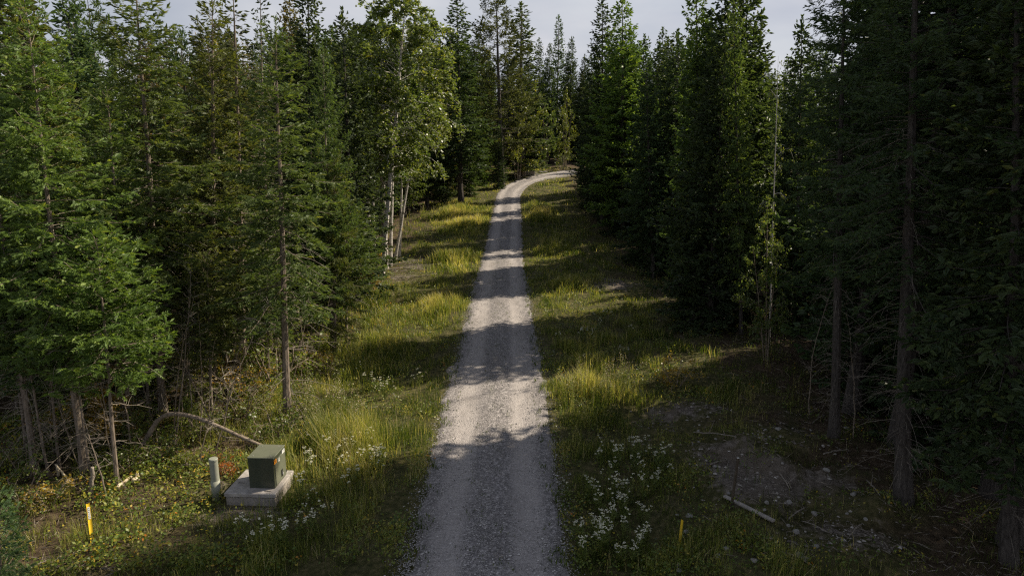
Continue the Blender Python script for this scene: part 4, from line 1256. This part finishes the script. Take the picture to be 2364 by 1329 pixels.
def seedweed(seed, h=0.95, dens=1.0):
    rng = np.random.default_rng(seed)
    st, fl = MB(), MB()
    for i in range(4):
        a = rng.uniform(0, 6.28); r_ = rng.uniform(0.03, 0.2); hh = h * rng.uniform(0.75, 1.1)
        p0 = np.array([rng.normal(0, 0.04), rng.normal(0, 0.04), -0.02]); p2 = np.array([math.cos(a) * r_, math.sin(a) * r_, hh])
        st.tube(np.array([p0, (p0 + p2) / 2 + rng.normal(0, 0.015, 3), p2]), [0.008, 0.006, 0.003], 3, cap=False, tint=0.55)
        for k in range(12):
            b = p0 + (p2 - p0) * rng.uniform(0.1, 0.85); a2 = rng.uniform(0, 6.28)
            tip = b + np.array([math.cos(a2), math.sin(a2), 0.35]) * rng.uniform(0.07, 0.16)
            s_ = np.array([-math.sin(a2), math.cos(a2), 0]) * 0.013
            st.add([b, (b + tip) / 2 + s_, tip, (b + tip) / 2 - s_], [[0, 1, 2], [0, 2, 3]], rng.uniform(0.2, 0.65))
        for k in range(int(16 * dens)):
            q = rng.uniform(0.72, 1.02); a3 = rng.uniform(0, 6.28); r3 = rng.uniform(0.0, 0.07)
            c = p0 + (p2 - p0) * q + np.array([math.cos(a3) * r3, math.sin(a3) * r3, rng.normal(0, 0.012)])
            fl.add(c + norm(rng.normal(0, 1, (4, 3))) * rng.uniform(0.009, 0.018), [[0, 1, 2], [0, 2, 3], [0, 3, 1], [1, 3, 2]], rng.uniform(0, 1))
    return st.mesh('weed_stems', M['grass']), fl.mesh('weed_seed_heads', M['fluff'])
SEED = [seedweed(s_, h_) for s_, h_ in ((11, 0.85), (12, 1.05), (13, 1.2))]

def flower(kind, x, y, sc_, label, group, i):
    me = (YAR if kind == 'yarrow' else SEED)[i % (4 if kind == 'yarrow' else 3)]
    t = thing('white_flowered_weed' if kind == 'yarrow' else 'seeding_weed', label, 'flower' if kind == 'yarrow' else 'weed', (x, y, T(x, y)), (i * 2.399) % 6.283, group)
    t.scale = (sc_, sc_, sc_)
    link('stems', me[0], t)
    link('flower_heads' if kind == 'yarrow' else 'seed_heads', me[1], t)['kind'] = 'stuff'

fg = np.random.default_rng(21)
FL = [  # pixel centre, spread, number, kind, label
    (1400, 1230, 95, 80, 52, 'yarrow', 'white-flowered weed in the shaded verge at the lower right of the road'),
    (1470, 1090, 90, 50, 24, 'yarrow', 'white-flowered weed in the shade below the tall sunlit weeds'),
    (800, 1075, 90, 40, 30, 'yarrow', 'white-flowered weed in the sunlit tall grass right of the green cabinet'),
    (760, 1190, 90, 70, 14, 'yarrow', 'white-flowered weed in the shade in front of the concrete pad'),
    (560, 1270, 110, 35, 10, 'yarrow', 'white-flowered weed in the shaded lower left foreground'),
    (890, 900, 80, 45, 12, 'yarrow', 'white-flowered weed in the shaded left verge halfway along'),
    (1370, 790, 90, 60, 16, 'yarrow', 'white-flowered weed in the shaded right verge halfway along'),
    (760, 985, 70, 45, 22, 'seed', 'tall pale seeding weed behind the sunlit tall grass left of the road'),
    (880, 775, 40, 25, 6, 'seed', 'tall seeding weed at the left verge beside the forest'),
    (970, 690, 60, 22, 13, 'seed', 'pale-headed weed in the sunlit patch of the left verge'),
    (1260, 655, 30, 12, 6, 'seed', 'pale-headed weed at the right edge of the road in the sun'),
    (1395, 915, 100, 28, 26, 'seed', 'tall sunlit weed in the bright clump right of the road'),
    (1010, 500, 80, 8, 12, 'seed', 'pale weed in the long sunlit grass near the far left verge'),
    (1270, 495, 40, 6, 7, 'seed', 'pale weed in the far sunlit grass right of the road')]
for (cx_, cy_, sx_, sy_, n_, kind, lab) in FL:
    for i in range(n_):
        for _ in range(20):
            px, py = cx_ + fg.uniform(-1, 1) * sx_, cy_ + fg.uniform(-1, 1) * sy_
            p = at(px, py)
            if abs(p[0] - road_x(p[1])) > 1.75 and not on_pad(p[0], p[1]):
                break
        flower(kind, p[0], p[1], fg.uniform(0.7, 1.2), lab, lab.replace('weed', 'weeds'), i)

# ------------------------------------------------------------------ the utility cabinet on its pad
padx, pady = -5.86, 14.60
pz = 0.0
pad = thing('concrete_pad', 'weathered grey concrete pad carrying the green cabinet', 'pad', (padx, pady, pz), R(-3))
b = MB(); b.box((0, 0, 0.085), (1.13, 1.11, 0.21), 0.014)
link('base', b.mesh('pad_base', M['concrete_old']), pad)
b = MB(); b.box((0, 0, 0.197), (1.06, 1.04, 0.03), 0.0)
link('joint', b.mesh('pad_joint', M['stake']), pad)
b = MB(); b.box((0, 0, 0.258), (1.18, 1.16, 0.10), 0.014)
slab = link('slab', b.mesh('pad_slab', M['concrete']), pad)
for (sx, sy) in ((-0.40, -0.10), (0.36, -0.45)):
    b = MB(); b.box((sx, sy, 0.3095), (0.15, 0.022, 0.006), 0.0)
    link('lifting_slot', b.mesh('lifting_slot', M['black']), slab)

cz = 0.3085
cab = thing('utility_cabinet', 'dark green metal utility cabinet on the concrete pad', 'cabinet', (-5.665, 14.61, pz + cz), R(-3))
W_, D_, H_ = 0.59, 0.69, 0.75
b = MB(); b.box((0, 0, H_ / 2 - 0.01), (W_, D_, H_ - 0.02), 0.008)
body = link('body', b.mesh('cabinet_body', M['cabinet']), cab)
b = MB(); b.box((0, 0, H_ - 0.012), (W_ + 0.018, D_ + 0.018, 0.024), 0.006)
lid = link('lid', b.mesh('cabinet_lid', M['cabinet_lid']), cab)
for (sx, sy) in ((-0.2, -0.25), (0.2, -0.25), (-0.2, 0.25), (0.2, 0.25)):
    b = MB(); b.tube([(sx, sy, H_ - 0.002), (sx, sy, H_ + 0.008)], 0.011, 8)
    link('bolt', b.mesh('bolt', M['metal']), lid)
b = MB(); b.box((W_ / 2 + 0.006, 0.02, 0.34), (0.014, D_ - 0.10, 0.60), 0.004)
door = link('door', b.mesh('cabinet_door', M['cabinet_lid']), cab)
fx = W_ / 2 + 0.0135
for nm_, y_, z_, sy, sz, mt in (('warning_sticker', -0.265, 0.655, 0.13, 0.095, 'orange'), ('label_sticker', -0.05, 0.60, 0.085, 0.08, 'white'), ('number_sticker', 0.21, 0.69, 0.15, 0.085, 'white')):
    b = MB(); b.box((fx + 0.0012, y_, z_ - 0.03), (0.002, sy, sz), 0.0)
    stk = link(nm_, b.mesh(nm_, M[mt]), cab)
    b = MB()
    for r_ in range(3 if mt == 'orange' else 2):
        b.box((fx + 0.0028, y_ + (0.006 if r_ else -0.004), z_ - 0.03 + sz * (0.28 - 0.28 * r_)), (0.001, sy * (0.72 - 0.12 * r_), sz * 0.10), 0.0)
    link('print', b.mesh(nm_ + '_print', M['black']), stk)
b = MB(); b.box((fx + 0.004, 0.06, 0.19), (0.010, 0.085, 0.17), 0.004)
rec = link('lock_plate', b.mesh('lock_plate', M['black']), cab)
b = MB()
b.box((fx + 0.022, 0.06, 0.17), (0.022, 0.045, 0.05), 0.005)
b.tube([(fx + 0.022, 0.045, 0.195), (fx + 0.022, 0.047, 0.225), (fx + 0.022, 0.06, 0.236), (fx + 0.022, 0.073, 0.225), (fx + 0.022, 0.075, 0.195)], 0.004, 6)
link('padlock', b.mesh('padlock', M['metal']), rec)
for z_ in (0.12, 0.52):
    b = MB(); b.tube([(fx + 0.002, D_ / 2 - 0.035, z_ - 0.04), (fx + 0.002, D_ / 2 - 0.035, z_ + 0.04)], 0.009, 8)
    link('hinge', b.mesh('hinge', M['cabinet']), cab)

# marker post
p = at(501, 1150)
post = thing('marker_post', 'round grey-green plastic post left of the green cabinet', 'post', (p[0], p[1], p[2]))
k_ = 20
b = MB(); b.tube([(0, 0, -0.1), (0, 0, 0.46)], 0.102, k_)
link('lower_sleeve', b.mesh('lower_sleeve', M['post'], True), post)
b = MB(); b.tube([(0, 0, 0.45), (0, 0, 0.96)], 0.094, k_, cap=False)
link('upper_pipe', b.mesh('upper_pipe', M['post'], True), post)
b = MB(); b.tube([(0, 0, 0.945), (0, 0, 0.985), (0, 0, 1.0), (0, 0, 1.004)], [0.101, 0.101, 0.088, 0.02], k_)
link('cap', b.mesh('post_cap', M['post']), post)

# yellow markers
def marker(px, py, h, label, rz, cap):
    p = at(px, py)
    t = thing('marker_stake', label, 'marker', (p[0], p[1], p[2] - 0.05), rz)
    b = MB()
    s_ = np.linspace(-1, 1, 7)                              # flat strip with a slight curve across
    prof = np.column_stack([s_ * 0.037, 0.012 * (1 - s_ ** 2)])
    back = prof[::-1] - np.array([0, 0.006])
    ring = np.vstack([prof, back])
    n_ = len(ring)
    V = np.vstack([np.column_stack([ring, np.full(n_, z_)]) for z_ in (0, h + 0.05)])
    T3 = []
    for j in range(n_):
        j2 = (j + 1) % n_
        T3 += [(j, j2, j2 + n_), (j, j2 + n_, j + n_)]
    for j in range(6):
        a0, a1, b1, b0 = j, j + 1, n_ - 2 - j, n_ - 1 - j
        T3 += [(n_ + a0, n_ + a1, n_ + b1), (n_ + a0, n_ + b1, n_ + b0)]
    b.add(V, T3)
    link('strip', b.mesh('marker_strip', M['yellow']), t)
    if cap:
        b = MB(); b.box((0, 0.003, h * 0.20), (0.080, 0.024, 0.025), 0.004)
        link('band', b.mesh('marker_band', M['black']), t)
        b = MB(); b.box((0, 0.003, h + 0.055), (0.082, 0.03, 0.02), 0.004)
        link('cap', b.mesh('marker_cap', M['black']), t)
        b = MB(); b.box((0, -0.0055, h * 0.80), (0.045, 0.003, 0.26), 0.0)
        dec = link('decal', b.mesh('marker_decal', M['white']), t)
        b = MB()
        for i in range(6):
            b.box((0.004 * (-1) ** i, -0.0078, h * 0.80 - 0.10 + 0.04 * i), (0.026, 0.001, 0.012), 0.0)
        link('print', b.mesh('marker_print', M['black']), dec)
    t.rotation_euler = (R(-2), R(2.0), rz)
marker(213, 1250, 0.86, 'bright yellow marker stake in the sunlit grass at lower left', R(58), True)
marker(1568, 1262, 0.62, 'yellow marker stake in the shade at lower right', R(-70), False)

# dark stake and board on the soil
p = at(1688, 1172)
t = thing('wooden_stake', 'thin dark wooden stake stuck upright in the bare soil', 'stake', (p[0], p[1], p[2] - 0.05))
b = MB(); b.box((0, 0, 0.62), (0.055, 0.04, 1.26), 0.004)
link('shaft', b.mesh('stake_shaft', M['stake']), t)
b = MB(); b.box((0, 0, 1.252), (0.05, 0.036, 0.012), 0.003)
link('painted_tip', b.mesh('stake_tip', M['white']), t)
t.rotation_euler = (0, R(4), R(20))
p1, p2 = at(1672, 1150), at(1786, 1208)
mid_ = (p1 + p2) / 2; L_ = float(np.linalg.norm(p2 - p1))
b = MB(); b.box((0, 0, 0), (L_, 0.092, 0.042), 0.004)
o = link('lumber_board', b.mesh('lumber_board', M['lumber']), None, (mid_[0], mid_[1], max(mid_[2], T(mid_[0], mid_[1])) + 0.055))
o.rotation_euler = (R(8), -math.atan2(p2[2] - p1[2], L_), math.atan2(p2[1] - p1[1], p2[0] - p1[0]))
tag(o, 'weathered grey board lying on the bare soil beside the dark stake', 'board')

# arched fallen trunk behind the cabinet
pa, pe = at(316, 1048), at(795, 1092)
Yc = (pa[1] + pe[1]) / 2 + 0.4
pts = [at(316, 1050), at_Y(345, 1000, pa[1]), at_Y(366, 965, pa[1] + 0.05), at_Y(395, 953, Yc), at_Y(440, 958, Yc), at_Y(500, 981, Yc), at_Y(560, 1010, Yc), at_Y(610, 1030, Yc), at_Y(680, 1056, Yc), at_Y(735, 1072, Yc), at(795, 1090) + np.array([0, 0, 0.05])]
P0 = np.array(pts)
tq = np.linspace(0, 1, len(P0)); tt_ = np.linspace(0, 1, 44)
P0 = np.column_stack([np.interp(tt_, tq, P0[:, j]) for j in range(3)])
for _ in range(3):
    P0[1:-1] = (P0[:-2] + 2 * P0[1:-1] + P0[2:]) / 4
base_ = P0[0].copy()
t = thing('arched_trunk', 'thin grey tree trunk bent over in an arch behind the green cabinet', 'fallen tree', base_)
b = MB(); b.tube(P0 - base_, np.linspace(0.070, 0.030, 44) * (1 + 0.06 * np.sin(np.arange(44) * 1.7)), 9)
link('trunk', b.mesh('arched_trunk', M['bark'], True), t)
b = MB()
g3 = np.random.default_rng(77)
for i in range(26):
    j = g3.integers(12, 42); d = norm(g3.normal(0, 1, 3) + np.array([0, 0, 0.3])) * g3.uniform(0.25, 0.75)
    q0 = P0[j] - base_
    b.tube(np.array([q0, q0 + d * 0.5 + g3.normal(0, 0.03, 3), q0 + d + np.array([0, 0, -0.08])]), [0.011, 0.007, 0.003], 4, cap=False)
link('twigs', b.mesh('arched_twigs', M['deadwood']), t)['kind'] = 'stuff'

def stick(pts, r, name, label, cat, mat, group=None, twigs=0):
    P = np.array(pts); base = P[0].copy()
    n_ = 9
    tq = np.linspace(0, 1, len(P)); tt = np.linspace(0, 1, n_)
    Q = np.column_stack([np.interp(tt, tq, P[:, j]) for j in range(3)]) - base
    Q[1:-1] += RNG.normal(0, r * 0.25, (n_ - 2, 3))
    b = MB(); b.tube(Q, np.linspace(r, r * 0.7, n_), 7)
    for _ in range(twigs):
        j = RNG.integers(2, n_ - 1); d = norm(RNG.normal(0, 1, 3) + np.array([0, 0, 0.5])) * RNG.uniform(0.12, 0.4)
        b.tube(np.array([Q[j], Q[j] + d * 0.5 + RNG.normal(0, 0.01, 3), Q[j] + d]), [r * 0.5, r * 0.35, r * 0.15], 3, cap=False)
    return tag(link(name, b.mesh(name, M[mat], True), None, [float(c_) for c_ in base]), label, cat, group)

pb = at(165, 1116)
stick([pb, at_Y(128, 1070, pb[1] + 0.1)], 0.028, 'broken_branch', 'pale snapped branch leaning at the left below the grove', 'branch', 'freshwood')
pb = at(134, 1098)
stick([pb, at_Y(131, 1072, pb[1])], 0.035, 'broken_stub', 'short pale upright stub beside the snapped branch', 'stump', 'freshwood')
pb = at(211, 1140)
stick([pb, at_Y(213, 1078, pb[1])], 0.055, 'snapped_stump', 'grey snapped stem standing beside the bent bare trunk', 'stump', 'deadwood')
for px, py, qx, qy, r_, lab in ((270, 1132, 303, 1104, 0.055, 'pale grey log lying in the grass left of the marker post'), (312, 1118, 320, 1100, 0.07, 'short grey log piece beside the pale log')):
    stick([at(px, py) + np.array([0, 0, r_]), at(qx, qy) + np.array([0, 0, r_])], r_, 'short_log', lab, 'log', 'freshwood')
ST = 'fallen sticks on the bare soil at right'
for px, py, qx, qy, r_ in ((1640, 1073, 1680, 1066, 0.022), (1800, 1095, 1822, 1130, 0.018), (1826, 1130, 1815, 1110, 0.014), (1905, 960, 1875, 978, 0.02), (1820, 1200, 1860, 1172, 0.016),
                       (1850, 1205, 1905, 1228, 0.014), (1805, 1275, 1880, 1310, 0.016), (2000, 1110, 2045, 1165, 0.018), (1770, 1245, 1795, 1252, 0.022), (1600, 1000, 1700, 1010, 0.018), (1900, 1050, 1960, 1040, 0.02), (1990, 1210, 1960, 1240, 0.015)):
    stick([at(px, py) + np.array([0, 0, 0.03]), (at(px, py) + at(qx, qy)) / 2 + np.array([0, 0, 0.07]), at(qx, qy) + np.array([0, 0, 0.03])], r_, 'fallen_stick', 'fallen stick lying on the bare soil right of the road', 'stick', 'deadwood', ST, 3)
g4 = np.random.default_rng(78)
for i in range(26):
    px, py = g4.uniform(330, 800), g4.uniform(930, 1090)
    if 560 < px < 680 and py > 1020: continue
    a_, L_ = g4.uniform(0, 6.28), g4.uniform(0.5, 1.5)
    p = at(px, py)
    q = p + np.array([math.cos(a_) * L_, math.sin(a_) * L_, 0]); q[2] = T(q[0], q[1])
    stick([p + np.array([0, 0, 0.04]), q + np.array([0, 0, g4.uniform(0.05, 0.3)])], g4.uniform(0.010, 0.022), 'fallen_branch', 'dead branch on the forest floor around the arched trunk', 'branch', 'deadwood', 'dead branches around the arched trunk', 5)
for i in range(16):
    px, py = g4.uniform(850, 960), g4.uniform(590, 650)
    a_, L_ = g4.uniform(-0.5, 0.5), g4.uniform(0.8, 2.0)
    p = at(px, py)
    q = p + np.array([math.cos(a_) * L_, math.sin(a_) * L_, 0]); q[2] = T(q[0], q[1])
    stick([p + np.array([0, 0, 0.04]), q + np.array([0, 0, g4.uniform(0.05, 0.2)])], g4.uniform(0.015, 0.03), 'fallen_branch', 'dead branch lying at the foot of the birches', 'branch', 'deadwood', 'dead branches under the birches', 4)

# crumbled clods of the torn-up soil
n = 9000
x = RNG.uniform(2.6, 9.2, n); y = RNG.uniform(11, 21.5, n)
k = RNG.random(n) < smooth(soil_at(x, y) * 1.5 - 0.2) * np.clip(0.5 + 0.5 * N_MID(x * 1.4, y * 1.4), 0.08, 1)
x, y = x[k], y[k]
s_ = 0.010 + 0.05 * RNG.random(len(x)) ** 4
o = link('soil_clods', stones_mesh('soil_clods', x, y, terrain(x, y) + s_ * 0.2, s_, M['clod'], RNG.random(len(x))))
tag(o, 'crumbled clods and pebbles of the bare soil right of the road', 'soil', kind='stuff')

# rocks
def rock_mesh(seed):
    rng = np.random.default_rng(seed)
    import bmesh
    bm = bmesh.new()
    bmesh.ops.create_icosphere(bm, subdivisions=2, radius=1.0)
    d = norm(rng.normal(0, 1, (7, 3))); c = rng.uniform(0.55, 0.9, 7)
    for v in bm.verts:
        co = np.array(v.co)
        for k in range(7):
            e = co @ d[k] - c[k]
            if e > 0: co = co - d[k] * e
        v.co = co * np.array([1.0, 0.8, 0.6])
    me = bpy.data.meshes.new('rock'); bm.to_mesh(me); bm.free()
    me.materials.append(M['rock'])
    return me
ROCKS = [rock_mesh(s_) for s_ in range(4)]
for i in range(34):
    px, py = g4.uniform(1560, 2000), g4.uniform(985, 1320)
    p = at(px, py)
    if p[0] < 3.2: continue
    o = link('rock', ROCKS[i % 4], None, [float(p[0]), float(p[1]), float(p[2]) + 0.01])
    s_ = g4.uniform(0.03, 0.10)
    o.scale = (s_, s_, s_); o.rotation_euler = (0, 0, g4.uniform(0, 6.28))
    tag(o, 'grey rock lying in the bare soil right of the road', 'rock', 'rocks in the bare soil')

# far bend: concrete block, rubble and a leaning pole
p = at(1224, 406)
o = thing('concrete_block', 'pale concrete block at the left side of the far road bend', 'block', (p[0], p[1], p[2] - 0.05), R(-8))
b = MB(); b.box((0, 0, 0.42), (1.35, 0.7, 0.84), 0.05)
link('body', b.mesh('block_body', M['concrete']), o)
b = MB(); b.box((0, 0, 0.875), (0.5, 0.3, 0.07), 0.02)
link('key', b.mesh('block_key', M['concrete']), o)
for i, (px, py, s_) in enumerate(((1238, 402, 0.22), (1248, 399, 0.3), (1258, 398, 0.25), (1205, 407, 0.3))):
    p = at(px, py)
    o = link('rubble_stone', ROCKS[i % 4], None, [float(p[0]), float(p[1]), float(p[2]) + 0.05])
    o.scale = (s_ * 1.5, s_, s_)
    tag(o, 'pale stone lying beside the concrete block at the far bend', 'rock', 'stones at the far bend')
p = at(1237, 391)
stick([p, at_Y(1254, 373, p[1] + 0.4)], 0.09, 'leaning_pole', 'thin pale pole leaning right behind the concrete block', 'pole', 'freshwood')

print('tris', sum(len(m_.polygons) for m_ in bpy.data.meshes), 'objects', len(COL.objects))
